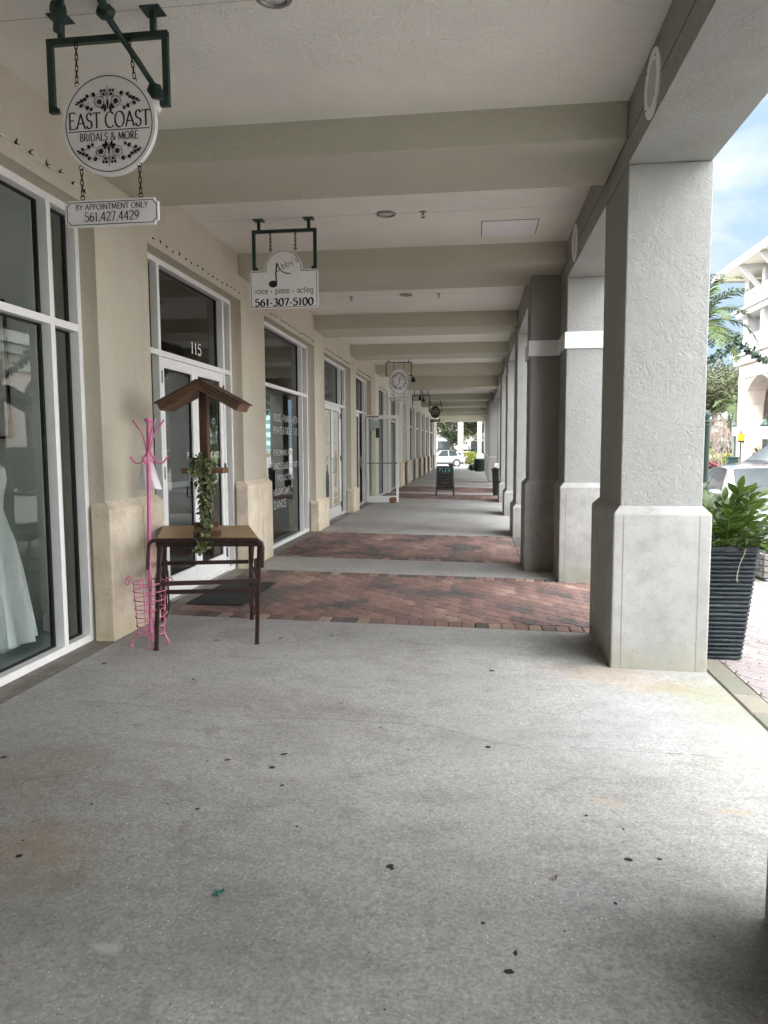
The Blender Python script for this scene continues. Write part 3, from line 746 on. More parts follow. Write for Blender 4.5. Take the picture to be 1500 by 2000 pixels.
# ------------------------------------------------------------------ ceiling fittings
def downlight(x, y, label):
    t_ = thing('downlight', label, 'ceiling light', (x,y,ZC), group='recessed lights in the porch ceiling')
    m = MB(); m.lathe([(.085,-.001),(.10,-.004),(.10,-.014),(.078,-.018),(.07,-.004)],(0,0,0),28); m.build('trim_ring', M['sill_alu'], t_)
    q = MB(); q.lathe([(.001,-.012),(.04,-.011),(.071,-.006)],(0,0,0),24); q.build('lens', M['lens'], t_)
downlight(-1.084,3.975,'round recessed ceiling light nearest the camera, cut by the top edge')
downlight(-.94,7.652,'round recessed ceiling light beside the music school sign')
downlight(-1.119,11.644,'round recessed ceiling light between the second and third beams')
downlight(-1.2,29.6,'far round recessed ceiling light beside the empty sign bracket')
def sprinkler(x, y, label):
    t_ = thing('sprinkler_head', label, 'sprinkler', (x,y,ZC), group='sprinklers in the porch ceiling')
    m = MB(); m.lathe([(.034,-.001),(.034,-.006),(.012,-.012)],(0,0,0),16); m.build('cover_plate', M['sill_alu'], t_)
    q = MB(); q.lathe([(.008,-.012),(.008,-.035)],(0,0,0),8); q.tube([(-.012,0,-.03),(-.014,0,-.045),(0,0,-.058),(.014,0,-.045),(.012,0,-.03)],.003,6)
    q.lathe([(.001,-.058),(.022,-.058),(.022,-.061),(.001,-.061)],(0,0,0),12); q.build('deflector', M['chrome_dark'], t_)
sprinkler(-.56,7.64,'small sprinkler head beside the ceiling light and access panel')
sprinkler(-.605,11.643,'small sprinkler head between the second and third beams')
sprinkler(-.72,29.6,'far small sprinkler head beside the far ceiling light')
sprinkler(-2.0,11.7,'small sprinkler head just right of the music school sign')
ap = MB(); ap.bbox(.04,.63,8.05,8.60,ZC-.008,ZC+.02,.003); apo = ap.build('access_panel', M['signwhite'], bld)
a2 = MB(); a2.box(.032,.638,8.042,8.608,ZC-.0015,ZC+.02); a2.build('panel_gap', M['joint'], apo)
def plate(y, z, x, label):
    t_ = thing('wall_plate', label, 'cover plate', (x,y,z), group='oval cover plates on the header beam')
    m = MB(); prof = [(.19,0),(.19,-.010),(.165,-.016),(.135,-.014),(.125,-.006)]; m.lathe(prof,(0,0,0),36,'x'); m.build('ring', M['signwhite'], t_)
    q = MB(); q.lathe([(.128,-.0075),(.10,-.009),(.001,-.009)],(0,0,0),30,'x'); q.build('disc', plain('disc_paint',(.55,.53,.50),.6), t_)
    s = MB()
    for k in range(4):
        a = PI/4+k*PI/2; s.lathe([(.006,-.016),(.004,-.020),(.001,-.021)],(0,.155*math.cos(a),.155*math.sin(a)),8,'x')
    s.build('screw', M['black_metal'], t_)
plate(4.72,3.75,1.03,'white round cover plate on the beam above the first column')
plate(8.19,3.76,1.03,'white round cover plate on the beam above the second column')
# ------------------------------------------------------------------ lettering drawn with a broad nib
def arc(cx, cy, rx, ry, a0, a1, n=18):
    return [(cx+rx*math.cos(math.radians(a0+(a1-a0)*k/n)), cy+ry*math.sin(math.radians(a0+(a1-a0)*k/n))) for k in range(n+1)]
# glyph: (advance, strokes, serif feet [(x, y, half width)])
G = {}
def g(ch, adv, strokes, feet=()): G[ch] = (adv, strokes, feet)
g('A',.74,[[(.04,0),(.37,1.0)],[(.36,1.0),(.70,0)],[(.16,.36),(.57,.36)]],[(.04,0,.09),(.70,0,.10)])
g('B',.60,[[(.12,0),(.12,1)],[(.12,1)]+arc(.28,.76,.20,.24,90,-90)+[(.12,.52)],[(.12,.52)]+arc(.30,.26,.24,.26,90,-90)+[(.12,0)]],[(.12,0,.08),(.12,1,.08)])
g('C',.74,[arc(.42,.5,.36,.51,42,318,26)],[])
g('D',.76,[[(.12,0),(.12,1)],[(.12,1)]+arc(.28,.5,.40,.5,90,-90,22)+[(.12,0)]],[(.12,0,.08),(.12,1,.08)])
g('E',.58,[[(.12,0),(.12,1)],[(.12,1),(.50,1),(.51,.90)],[(.12,.53),(.44,.53)],[(.12,0),(.52,0),(.55,.12)]],[(.12,0,.07),(.12,1,.07)])
g('F',.54,[[(.12,0),(.12,1)],[(.12,1),(.50,1),(.51,.9)],[(.12,.53),(.42,.53)]],[(.12,0,.08),(.12,1,.07)])
g('G',.78,[arc(.42,.5,.36,.51,42,300,26)+[(.68,.08)],[(.69,.42),(.69,.06)]],[(.69,.44,.09)])
g('H',.78,[[(.12,0),(.12,1)],[(.66,0),(.66,1)],[(.12,.52),(.66,.52)]],[(.12,0,.08),(.12,1,.08),(.66,0,.08),(.66,1,.08)])
g('I',.28,[[(.14,0),(.14,1)]],[(.14,0,.08),(.14,1,.08)])
g('L',.54,[[(.12,0),(.12,1)],[(.12,0),(.50,0),(.53,.13)]],[(.12,0,.07),(.12,1,.08)])
g('M',.92,[[(.10,0),(.14,1)],[(.14,1),(.45,.10)],[(.45,.10),(.77,1)],[(.77,1),(.82,0)]],[(.10,0,.08),(.82,0,.09)])
g('N',.80,[[(.11,0),(.11,1)],[(.11,1),(.68,0)],[(.68,0),(.68,1)]],[(.11,0,.08),(.68,1,.08),(.09,1,.05)])
g('O',.84,[arc(.42,.5,.36,.51,90,450,32)],[])
g('P',.58,[[(.12,0),(.12,1)],[(.12,1)]+arc(.28,.74,.24,.26,90,-90)+[(.12,.48)]],[(.12,0,.09),(.12,1,.07)])
g('R',.64,[[(.12,0),(.12,1)],[(.12,1)]+arc(.28,.75,.22,.25,90,-90)+[(.12,.50)],[(.30,.50),(.60,0)]],[(.12,0,.08),(.12,1,.07),(.62,0,.06)])
g('S',.54,[[(.46,.84)]+arc(.28,.76,.19,.25,40,180,12)+arc(.28,.76,.19,.25,180,250,5)+[(.30,.49)]+arc(.27,.25,.21,.26,70,0,6)+arc(.27,.25,.21,.26,0,-140,12)+[(.07,.18)]],[])
g('T',.62,[[(.31,0),(.31,1)],[(.03,.90),(.04,1),(.58,1),(.59,.90)]],[(.31,0,.09)])
g('U',.76,[[(.12,1),(.12,.30)]+arc(.38,.30,.26,.31,180,360,16)+[(.64,1)]],[(.12,1,.08),(.64,1,.08)])
g('V',.72,[[(.04,1),(.37,0)],[(.36,0),(.68,1)]],[(.04,1,.09),(.68,1,.08)])
g('X',.70,[[(.06,1),(.64,0)],[(.62,1),(.06,0)]],[(.06,1,.08),(.62,1,.08),(.06,0,.08),(.64,0,.08)])
g('Y',.66,[[(.03,1),(.33,.48)],[(.62,1),(.33,.48)],[(.33,.5),(.33,0)]],[(.03,1,.08),(.62,1,.08),(.33,0,.09)])
g('Z',.64,[[(.06,.9),(.08,1),(.56,1)],[(.56,1),(.06,0)],[(.06,0),(.58,0),(.60,.12)]],[])
g('K',.68,[[(.12,0),(.12,1)],[(.56,1),(.13,.48)],[(.22,.58),(.62,0)]],[(.12,0,.08),(.12,1,.08),(.56,1,.08),(.62,0,.08)])
g('0',.60,[arc(.30,.5,.23,.51,90,450,28)]); g('1',.42,[[(.22,0),(.22,1),(.10,.86)]],[(.22,0,.12)])
g('2',.58,[arc(.28,.74,.21,.27,165,-35,14)+[(.06,.02)],[(.06,.02),(.52,.02),(.54,.14)]])
g('3',.56,[arc(.25,.76,.19,.24,150,-85,14),arc(.25,.26,.23,.27,88,-150,16)])
g('4',.60,[[(.42,0),(.42,1)],[(.42,1),(.04,.30)],[(.04,.30),(.56,.30)]],[(.42,0,.09)])
g('5',.56,[[(.48,1),(.15,1),(.11,.56)]+arc(.26,.31,.23,.31,112,-150,18)])
g('6',.58,[[(.46,.98)]+arc(.50,.30,.42,.66,100,180,8),arc(.30,.29,.21,.29,180,540,22)])
g('7',.54,[[(.05,.86),(.07,1),(.50,1)],[(.50,1),(.20,0)]])
g('9',.58,[[(.12,.02)]+arc(.08,.70,.42,.66,-80,0,8),arc(.29,.71,.21,.29,0,360,22)])
g('-',.36,[[(.05,.36),(.31,.36)]]); g('.',.26,[arc(.13,.05,.035,.035,0,360,8)]); g(' ',.30,[]); g("'",.2,[[(.12,1),(.08,.8)]])
g('*',.46,[arc(.23,.40,.07,.07,0,360,10),arc(.23,.40,.03,.03,0,360,8)])
g('&',.80,[[(.74,.50)]+[(.66,.26),(.52,.06)]+arc(.30,.25,.23,.26,-60,-200,12)+[(.24,.52),(.42,.66)]+arc(.33,.80,.13,.20,-30,220,14)+[(.26,.60),(.50,.24),(.74,0)]])
SM = {}
def s(ch, adv, strokes): SM[ch] = (adv, strokes, ())
s('v',.46,[[(.04,.5),(.23,0),(.42,.5)]]); s('o',.54,[arc(.27,.25,.23,.25,0,360,24)]); s('i',.2,[[(.10,0),(.10,.5)],arc(.10,.68,.02,.02,0,360,6)])
s('c',.46,[arc(.27,.25,.22,.25,45,315,20)]); s('e',.52,[[(.05,.27),(.47,.27)]+arc(.26,.25,.22,.25,4,310,20)]); s('p',.56,[[(.08,.5),(.08,-.25)],arc(.30,.25,.22,.25,0,360,24)])
s('a',.56,[[(.48,.5),(.48,0)],arc(.26,.25,.22,.25,0,360,24)]); s('n',.5,[[(.08,.5),(.08,0)],[(.08,.28)]+arc(.25,.30,.17,.20,180,0,12)+[(.42,0)]])
s('t',.34,[[(.16,.78),(.16,.1)]+arc(.25,.09,.09,.09,180,290,6),[(.04,.5),(.30,.5)]]); s('g',.56,[[(.48,.5),(.48,-.10)]+arc(.27,-.08,.21,.18,0,-150,12),arc(.26,.25,.22,.25,0,360,24)])
s('b',.56,[[(.08,.85),(.08,0)],arc(.30,.25,.22,.25,0,360,24)]); s('y',.46,[[(.04,.5),(.23,.02)],[(.42,.5),(.16,-.25)]]); s('s',.42,[[(.36,.42)]+arc(.21,.37,.14,.12,40,250,10)+arc(.20,.13,.16,.13,70,-140,12)]); s("'",.2,[[(.12,.85),(.08,.65)]])
s('*',.5,[arc(.25,.26,.06,.06,0,360,10),arc(.25,.26,.025,.025,0,360,8)]); s(' ',.28,[])

class Ink:
    """collects ribbons in a plane: P(u,v,k) maps sign coordinates to 3D, k a tiny lift"""
    def __init__(self, P): self.P = P; self.mb = MB(); self.k = 0
    def ribbon(self, pts, thick, thin=None, phi=18):
        thin = thick if thin is None else thin
        n = len(pts)
        if n < 2: return
        closed = math.hypot(pts[0][0]-pts[-1][0], pts[0][1]-pts[-1][1]) < 1e-6
        self.k += 1; L = []; R = []
        for i in range(n):
            if closed: a, b = pts[(i-1) if i else n-2], pts[(i+1) if i < n-1 else 1]
            else: a, b = pts[max(i-1,0)], pts[min(i+1,n-1)]
            dx, dy = b[0]-a[0], b[1]-a[1]; l = math.hypot(dx,dy) or 1; dx/=l; dy/=l
            ang = math.degrees(math.atan2(dy,dx))
            w_ = (thin+(thick-thin)*abs(math.sin(math.radians(ang-phi))))/2
            L.append((pts[i][0]-dy*w_, pts[i][1]+dx*w_)); R.append((pts[i][0]+dy*w_, pts[i][1]-dx*w_))
        vs = [self.P(x,y,self.k) for x,y in L]+[self.P(x,y,self.k) for x,y in R]
        self.mb.add(vs, [(i,n+i,n+i+1,i+1) for i in range(n-1)])
    def poly(self, pts):
        self.k += 1; self.mb.add([self.P(x,y,self.k) for x,y in pts], [tuple(range(len(pts)))])
    def width(self, txt, h, track=0, table=None):
        T = table or G; return sum((T.get(c) or G[c])[0]*h for c in txt)+track*h*(len(txt)-1)
    def text(self, txt, x, y, h, thick=.13, thin=.045, track=0, table=None, serif=True, align='c', width=None, rot=0., caps=None):
        T = table or G
        wd = self.width(txt, h, track, table); sx = 1.
        if width: sx = width/wd; wd = width
        if align == 'c': x -= wd/2
        cur = 0.; ca, sa = math.cos(rot), math.sin(rot)
        for ch in txt:
            adv, strokes, feet = T.get(ch) or G[ch]
            hh = h if not (caps and ch in caps) else h*caps[ch]
            f = lambda p: (x+(cur+p[0]*hh)*sx*ca-p[1]*hh*sa, y+p[1]*hh*ca+(cur+p[0]*hh)*sx*sa)
            for st_ in strokes: self.ribbon([f(p) for p in st_], thick*h, thin*h)
            if serif:
                for fx, fy, hw in feet:
                    yy = fy - (.018 if fy > .5 else -.018)
                    self.ribbon([f((fx-hw,yy)),f((fx+hw,yy))], .036*h, .036*h)
            cur += adv*hh + track*h
    def build(self, parent, mat, name='lettering'): return self.mb.build(name, mat, parent)
def on_front(y): return lambda u, v, k: (u, y-.0006-.00004*k, v)

def ellipse(cx, cz, rx, rz, n=72): return [(cx+rx*math.cos(2*PI*k/n), cz+rz*math.sin(2*PI*k/n)) for k in range(n)]
def offset_poly(poly, d):
    """shrink a convex-ish outline by d"""
    n = len(poly); out = []
    for i in range(n):
        a, b, c = poly[i-1], poly[i], poly[(i+1)%n]
        e1 = Vector((b[0]-a[0], b[1]-a[1])).normalized(); e2 = Vector((c[0]-b[0], c[1]-b[1])).normalized()
        n1 = Vector((-e1.y, e1.x)); n2 = Vector((-e2.y, e2.x)); m = n1+n2
        k = max(m.length_squared/2, .4); out.append((b[0]+m.x*d/k, b[1]+m.y*d/k))
    return out
def board(name, outline, y, th, parent, mat, line=None, linew=.004, linemat=None):
    m = MB(); m.prism_y(outline, y, y+th); o = m.build(name, mat, parent)
    if line:
        a = offset_poly(outline, line); b = offset_poly(outline, line+linew)
        r = MB(); r.ring_y(a, b, y-.0005); r.build('border_line', linemat or M['ink'], o)
    return o
def notched(x0, x1, z0, z1, r):
    P = []
    for cx, cz, a0 in ((x1,z0,180),(x1,z1,270),(x0,z1,0),(x0,z0,90)):
        P += [(cx+r*math.cos(math.radians(a0-90*k/6)), cz+r*math.sin(math.radians(a0-90*k/6))) for k in range(7)]
    return P
def rounded(x0, x1, z0, z1, r, n=6):
    P = []
    for cx, cz, a0 in ((x1-r,z0+r,270),(x1-r,z1-r,0),(x0+r,z1-r,90),(x0+r,z0+r,180)):
        P += [(cx+r*math.cos(math.radians(a0+90*k/n)), cz+r*math.sin(math.radians(a0+90*k/n))) for k in range(n+1)]
    return P
def chain(parent, a, b, link=.030, r=.0028, eye=True):
    a = Vector(a); b = Vector(b); d = b-a; L = d.length; d.normalize(); mb = MB()
    s1 = Vector((1,0,0)); s2 = Vector((0,1,0))
    if eye:
        for p, sg in ((a,1),(b,-1)):
            c = p+d*sg*.012; mb.tube([c+(s1*math.cos(2*PI*k/12)+d*math.sin(2*PI*k/12))*.012 for k in range(12)], r*.9, 6, closed=True)
    st_ = .022 if eye else 0; n = max(1, int(round((L-2*st_)/link))); ll = (L-2*st_)/n
    for k in range(n):
        c = a+d*(st_+ll*(k+.5)); s_ = s1 if k % 2 == 0 else s2; h = ll*.5+r*1.2; w_ = .0075 if k % 2 == 0 else .0055
        mb.tube([c+s_*w_*math.cos(q)+d*(h-w_)*(1 if math.sin(q) > 0 else -1)*(1 if abs(math.sin(q)) > .01 else 0)+d*w_*math.sin(q) for q in [2*PI*(j+.5)/10 for j in range(10)]], r, 5, closed=True)
    return mb.build('chain', M['chain'], parent)
def bracket(label, xa, xb, y, zb, zd, posts, foot=.055, t_=.034, plates=True):
    th = thing('sign_bracket', label, 'bracket', ((xa+xb)/2, y, ZC), group='square steel sign brackets')
    cx = (xa+xb)/2; h = t_/2
    m = MB(); m.bbox(xa-cx,xb-cx,-h,h,zb-ZC-t_,zb-ZC,.003)
    for sx, x in ((1,xa-cx),(-1,xb-cx)):
        x1 = x+sx*t_; m.bbox(min(x,x1),max(x,x1),-h+.001,h-.001,zd-ZC,zb-ZC-.002,.003); f0 = x+sx*.002; f1 = x+sx*foot; m.bbox(min(f0,f1),max(f0,f1),-h+.002,h-.002,zd-ZC-.001,zd-ZC+t_*.85,.003)
    m.build('frame', M['green_metal'], th)
    for px in posts:
        q = MB(); q.bbox(px-cx-h*.9,px-cx+h*.9,-h*.9,h*.9,zb-ZC-.001,-.004,.002)
        if plates: q.bbox(px-cx-.056,px-cx+.056,-.055,.055,-.007,.002,.002)
        for ax, ay in ((-.04,-.038),(.04,-.038),(-.04,.038),(.04,.038)): q.lathe([(.007,-.007),(.006,-.012),(.001,-.013)],(px-cx+ax,ay,0),6)
        q.build('mount', M['green_metal'], th)
    return th

# --- the bridal shop sign
bracket('dark green square bracket holding the round bridal shop sign', -2.40, -1.692, 4.02, 3.873, 3.478, (-2.315,-1.775))
sg = thing('hanging_sign', 'round white shop sign for bridals with black scrolls, small phone plate below', 'sign', (-2.04,4.0,3.394), group='signs hung from the porch ceiling')
def loc(P, o): return lambda u, v, k: tuple(a-b for a, b in zip(P(u,v,k), o))
bd = board('board', ellipse(0,0,.273,.2745), -.008, .012, sg, M['signwhite'], .017, .0055)
rim = MB(); rim.prism_y(ellipse(.002,-.001,.276,.277), .0045, .012); rim.build('backing', M['signwhite'], bd)
ink = Ink(on_front(-.0085))
ink.text('EAST COAST', 0, -.020, .082, .125, .055, .02, width=.475, caps={'E':1.08})
ink.ribbon([(-.238,-.034),(.238,-.034)], .0048)
ink.text('BRIDALS & MORE', 0, -.088, .041, .135, .07, .06, width=.345)
def flourish(sgn, z0):
    def F(pts, m): return [(m*x, z0+sgn*y) for x, y in pts]
    def leaf(x, y, a, l, w_, m):
        ca, sa = math.cos(math.radians(a)), math.sin(math.radians(a)); P = []
        for k in range(11):
            q = k/10*2; tt = q if q <= 1 else 2-q; ww = w_*math.sin(PI*tt)*(1 if q <= 1 else -1)
            P.append((x+ca*l*1.25*tt-sa*ww*1.5, y+sa*l*1.25*tt+ca*ww*1.5))
        P = F(P, m); ink.poly(P if m*sgn > 0 else P[::-1])
    for m in (1,-1):
        for cx, cy, r in ((.048,.040,.027),(.022,.078,.016)):
            ink.ribbon(F(arc(cx,cy,r,r,-100,230,28), m), .003)
            P = [(cx+r*.72*(1 if k % 2 == 0 else .6)*math.cos(k*PI/8), cy+r*.72*(1 if k % 2 == 0 else .6)*math.sin(k*PI/8)) for k in range(16)]
            P = F(P, m); ink.poly(P if m*sgn > 0 else P[::-1])
        ink.ribbon(F([(.008,.02)]+arc(.105,.050,.030,.022,215,20,14)+arc(.128,.034,.016,.014,60,-200,12), m), .0018)
        ink.ribbon(F([(.075,.018)]+arc(.100,.022,.020,.012,190,350,10)+[(.135,.030),(.160,.036),(.175,.030)], m), .0016)
        for x, y, a, l, w_ in ((.072,.070,50,.022,.007),(.082,.066,110,.018,.006),(.112,.062,60,.020,.007),(.120,.052,20,.022,.006),(.108,.020,-40,.022,.007),(.092,.012,-70,.018,.006),(.142,.042,35,.020,.007),(.145,.030,-30,.020,.006),(.158,.040,10,.020,.005),(.172,.032,5,.016,.004),(.016,.030,-60,.030,.006),(.010,.020,-75,.032,.006),(.024,.012,-20,.016,.004),(.030,.088,60,.016,.005),(.006,.098,0,.016,.005)): leaf(x,y,a,l,w_,m)
        for x, y in ((.058,.080),(.084,.086),(.094,.078),(.036,.100)):
            ink.poly(F(arc(x,y,.0032,.0032,0,360,8)[:-1], m)[::(1 if m*sgn > 0 else -1)])
    sp_ = [(-.007,.030),(0,-.006),(.007,.030),(.0018,.06),(.0015,.115),(0,.128),(-.0015,.115),(-.0018,.06)]
    P = F(sp_, 1); ink.poly(P if sgn > 0 else P[::-1])
flourish(1, .078); flourish(-1, -.108)
ink.build(bd, M['ink'])
lb = board('lower_board', notched(-.278,.274,-.549,-.405,.022), -.008, .014, sg, M['signwhite'], .009, .0045)
ink = Ink(on_front(-.0085)); ink.text('BY APPOINTMENT ONLY', 0, -.458, .031, .15, .08, .05, width=.43); ink.text('561.427.4429', 0, -.522, .049, .135, .065, .03, width=.325); ink.build(lb, M['ink'])
for xa, xb in ((-.178,-.183),(.130,.158)): chain(sg, (xa,.0,.463), (xb,.0,.212))
for xa, xb in ((-.176,-.174),(.168,.170)): chain(sg, (xa,.0,-.212), (xb,.0,-.400))
# twin gooseneck spot lamp behind it
sl_ = thing('sign_lamp', 'dark green gooseneck spot lamps arching over the round bridal shop sign', 'lamp', (-1.99,3.70,ZC))
def rel(P, o): return [tuple(p[i]-o[i] for i in range(3)) for p in P]
o_ = (-1.99,3.70,ZC); a1 = MB()
a1.tube(rel([(-1.95,3.70,3.975),(-1.955,3.74,3.955),(-1.97,3.82,3.945),(-1.985,3.90,3.93)],o_), .022, 10); a1.tube(rel([(-1.995,3.91,3.925),(-1.960,3.99,3.86),(-1.90,4.09,3.76),(-1.845,4.15,3.665)],o_), [.020,.018,.017,.016], 10)
a1.lathe([(.012,-.05),(.034,-.03),(.040,0),(.034,.03),(.012,.05)], rel([(-1.99,3.905,3.928)],o_)[0], 14, 'x'); a1.build('arm', M['green_metal'], sl_)
a2_ = MB(); a2_.tube(rel([(-1.99,3.70,3.975),(-2.05,3.72,3.95),(-2.15,3.74,3.93),(-2.20,3.80,3.90)],o_), .024, 10); a2_.lathe([(.012,-.05),(.038,-.03),(.044,0),(.038,.03),(.012,.05)], rel([(-2.20,3.80,3.895)],o_)[0], 14); a2_.tube(rel([(-2.20,3.80,3.89),(-2.25,3.87,3.83)],o_), .022, 8); a2_.build('arm', M['green_metal'], sl_)
bm_ = MB(); bm_.lathe([(.014,.045),(.036,.04),(.046,.01),(.048,-.035),(.062,-.052),(.060,-.056),(.044,-.04)], rel([(-1.838,4.16,3.62)],o_)[0], 20); bm_.build('shade', M['green_metal'], sl_)
bl_ = MB(); bl_.lathe([(.02,0),(.040,-.02),(.042,-.05),(.03,-.075),(.001,-.085)], rel([(-1.845,4.158,3.59)],o_)[0], 16); bl_.build('bulb', M['signwhite'], sl_)
mp_ = MB(); mp_.lathe([(.075,-.001),(.075,-.02),(.03,-.03)], (.02,0,0), 20); mp_.build('mount', M['green_metal'], sl_)

# --- the music school sign
bracket('dark green square bracket holding the white music school sign', -2.373, -1.679, 7.69, 3.882, 3.470, (-2.299,-1.76))
sg = thing('hanging_sign', 'white arched sign with a black music note and the words voice, piano, acting', 'sign', (-2.03,7.67,3.37), group='signs hung from the porch ceiling')
out = [(-.352,-.303)]; hw = .368
out = rounded(-hw,hw,-.303,.090,.03)
# insert the dome into the top edge
top = [p for p in out]; i0 = max(range(len(top)), key=lambda i: (top[i][1] > .0899, -abs(top[i][0]-(hw-.03))))
right = [p for p in top if p[0] > 0]; left = [p for p in top if p[0] <= 0]
dome = [(.203,.090),(.203,.100)] + arc(0,.112,.20,.186,4,176,26) + [(-.203,.100),(-.203,.090)]
out = right + dome + left
bd = board('board', out, -.010, .02, sg, M['signwhite'], .010, .006)
ink = Ink(on_front(-.0105))
ink.text('voice * piano * acting', 0, -.150, .078, .085, .085, .08, SM, False, width=.635)
ink.build(bd, M['ink']); ink = Ink(on_front(-.0105)); ink.text('561-307-5100', 0, -.278, .074, .26, .12, .04, width=.635); ink.build(bd, M['ink']); ink = Ink(on_front(-.0105))
nk = arc(-.115,-.052,.047,.036,0,360,24)[:-1]; ink.poly([(x+.0*(z),z) for x, z in nk])
ink.ribbon([(-.078,-.045),(-.084,.06),(-.070,.165)], .016, .012); ink.ribbon([(-.072,.166),(-.045,.105),(-.010,.070),(.035,.052),(.078,.054)], .012, .006, 60); ink.ribbon([(-.082,.072),(-.046,.088),(-.028,.095)], .007)
ink.text("bby's", -.010, .096, .078, .07, .07, .06, SM, False, 'l', rot=.42); ink.build(bd, M['ink'])
for x in (-.140,.128): chain(sg, (x,0,.510), (x,0,.288 if x < 0 else .290), .034, .0042)

# --- the oval P sign, the empty bracket, the brown oval
bracket('thin dark bracket holding the white oval sign with letter P', -2.487, -1.772, 20.02, 3.90, 3.520, (-2.41,-1.85), .06, .028)
sg = thing('hanging_sign', 'white oval sign with a script letter P in a grey wreath and name plate', 'sign', (-2.122,20.0,3.385), group='signs hung from the porch ceiling')
bd = board('board', ellipse(0,0,.272,.352), -.01, .02, sg, M['signwhite'], .010, .011)
greyink = plain('grey_print', (.13,.125,.13), .6)
ink = Ink(on_front(-.0105))
rr = random.Random(5)
for k in range(44):
    a = 2*PI*k/44; R_ = .182+rr.uniform(-.014,.014); cx, cz = R_*math.cos(a), R_*1.10*math.sin(a)
    ink.ribbon(arc(cx,cz,.026,.026,math.degrees(a)+rr.uniform(0,360),math.degrees(a)+rr.uniform(380,560),12), .011, .005)
ink.ribbon(arc(0,0,.150,.165,0,360,48), .006); ink.ribbon(arc(0,0,.21,.235,20,160,30), .012); 
ink.ribbon([(.035,.105),(.015,.0),(-.010,-.085),(-.040,-.11),(-.060,-.095)], .022, .008); ink.ribbon([(-.06,.065),(-.03,.105),(.03,.125),(.075,.10),(.078,.05),(.04,.015),(.01,.012)], .014, .007); ink.build(bd, greyink)
lb = board('lower_board', rounded(-.272,.268,-.532,-.420,.04), -.01, .02, sg, M['signwhite'], .008, .008, greyink)
ink = Ink(on_front(-.0105)); ink.text('PALAZZO', 0, -.507, .064, .20, .11, .12, width=.46); ink.build(lb, greyink)
for x in (-.14,.14): chain(sg, (x,0,.49), (x,0,.315), .05, .004, False)
for x in (-.15,.15): chain(sg, (x,0,-.318), (x,0,-.418), .05, .004, False)
def bellspot(label, loc_, pts):
    t_ = thing('sign_lamp', label, 'lamp', loc_); a = MB(); a.tube(pts, .016, 8); a.build('arm', M['black_metal'], t_)
    b = MB(); p = pts[-1]; b.lathe([(.02,.06),(.045,.02),(.07,-.08),(.075,-.085),(.001,-.07)], p, 14); b.build('shade', M['black_metal'], t_)
    return t_
bellspot('black bell spot lamp beside the oval sign with letter P', (-1.775,20.02,3.54), [(0,0,0),(.02,.03,-.02),(.035,.05,-.05),(.038,.05,-.09)])
bracket('empty black sign bracket with no sign, between two hung signs', -2.55, -1.841, 29.0, 3.62, 3.245, (-2.469,-1.922), .06, .03)
t_ = bellspot('pair of black bell spot lamps over the empty sign bracket', (-2.2,29.2,ZC), [(0,0,-.005),(-.03,0,-.2),(-.06,-.02,-.44)])
t2 = MB(); t2.tube([(0,0,-.005),(.04,0,-.25),(.09,-.03,-.50)], .016, 8); t2.build('arm', M['black_metal'], t_); t3 = MB(); t3.lathe([(.02,.06),(.045,.02),(.07,-.08),(.075,-.085),(.001,-.07)], (.09,-.03,-.52), 14); t3.build('shade', M['black_metal'], t_)
bracket('far black sign bracket holding the dark brown oval sign', -2.511, -1.814, 38.5, 3.80, 3.415, (-2.43,-1.90), .07, .04)
brown = plain('brown_board', (.035,.026,.02), .5); cream = plain('cream_print', (.42,.39,.33), .6)
sg = thing('hanging_sign', 'dark brown oval sign with pale lines of lettering far down the walkway', 'sign', (-2.17,38.5,3.405), group='signs hung from the porch ceiling')
bd = board('board', ellipse(0,0,.262,.32), -.012, .025, sg, brown, .018, .008, cream)
ink = Ink(on_front(-.0125)); ink.text('GRAND', 0, -.005, .10, .2, .10, .06, width=.40)
for q in range(3): ink.ribbon([(-.09+q*.075,.12),(-.05+q*.075,.20),(-.02+q*.075,.12)], .02)
ink.ribbon([(-.19,-.055),(.19,-.055)], .018); ink.ribbon([(-.16,-.115),(.16,-.115)], .018); ink.build(bd, cream)
lb = board('lower_board', [(-.262,-.51),(.264,-.51),(.264,-.372),(-.262,-.372)], -.012, .025, sg, brown)
ink = Ink(on_front(-.0125)); ink.ribbon([(-.10,-.42),(.20,-.42)], .03); ink.ribbon([(-.06,-.465),(.20,-.465)], .02); ink.ribbon([(-.17,-.41),(-.17,-.47)], .03); ink.build(lb, cream)

# --- lettering on the glass
def on_glass(x): return lambda u, v, k: (x+.0008+.00003*k, u, v)
GX = WF-FD-.014
def glass_text(parent, lines, mat, sans=True, x=GX):
    ink = Ink(on_glass(x))
    for txt, y, z, h, wd in lines: ink.text(txt, y, z, h, .125 if sans else .16, .10 if sans else .06, .10, None, not sans, width=wd)
    return ink.build(parent, mat)
glass_text(dr1, [('115', 8.06, 2.655, .125, .32)], M['whiteink'], False)
doors = [o for o in bld.children if o.name.startswith('door') and not o.name.startswith('door_frame')]
glass_text(doors[0], [('P', 7.62, 1.48, .07, .05)], M['whiteink'], True, WF-.041)
glass_text(doors[1], [('ERFORMING ARTS', 8.28, 1.48, .07, .62)], M['whiteink'], True, WF-.041)
for ln_ in [('VOICE * PIANO * ACTING', 12.05, 2.02, .11, 1.70),('PRIVATE & GROUP CLASSES', 12.05, 1.82, .11, 1.78),('PERFORMING ARTS', 11.75, 1.47, .09, 1.2),('DANCE CLASSES & PARTIES', 12.0, 1.25, .10, 1.75),('PRODUCTIONS', 11.9, 1.06, .09, 1.1),('HOLIDAY CAMPS', 11.65, .84, .10, 1.05),('DANCE', 11.5, .62, .12, .75)]: glass_text(win3, [ln_], plain('faded_white_lettering', (.5,.5,.49), .6) if 'fw' not in M else M['fw'])
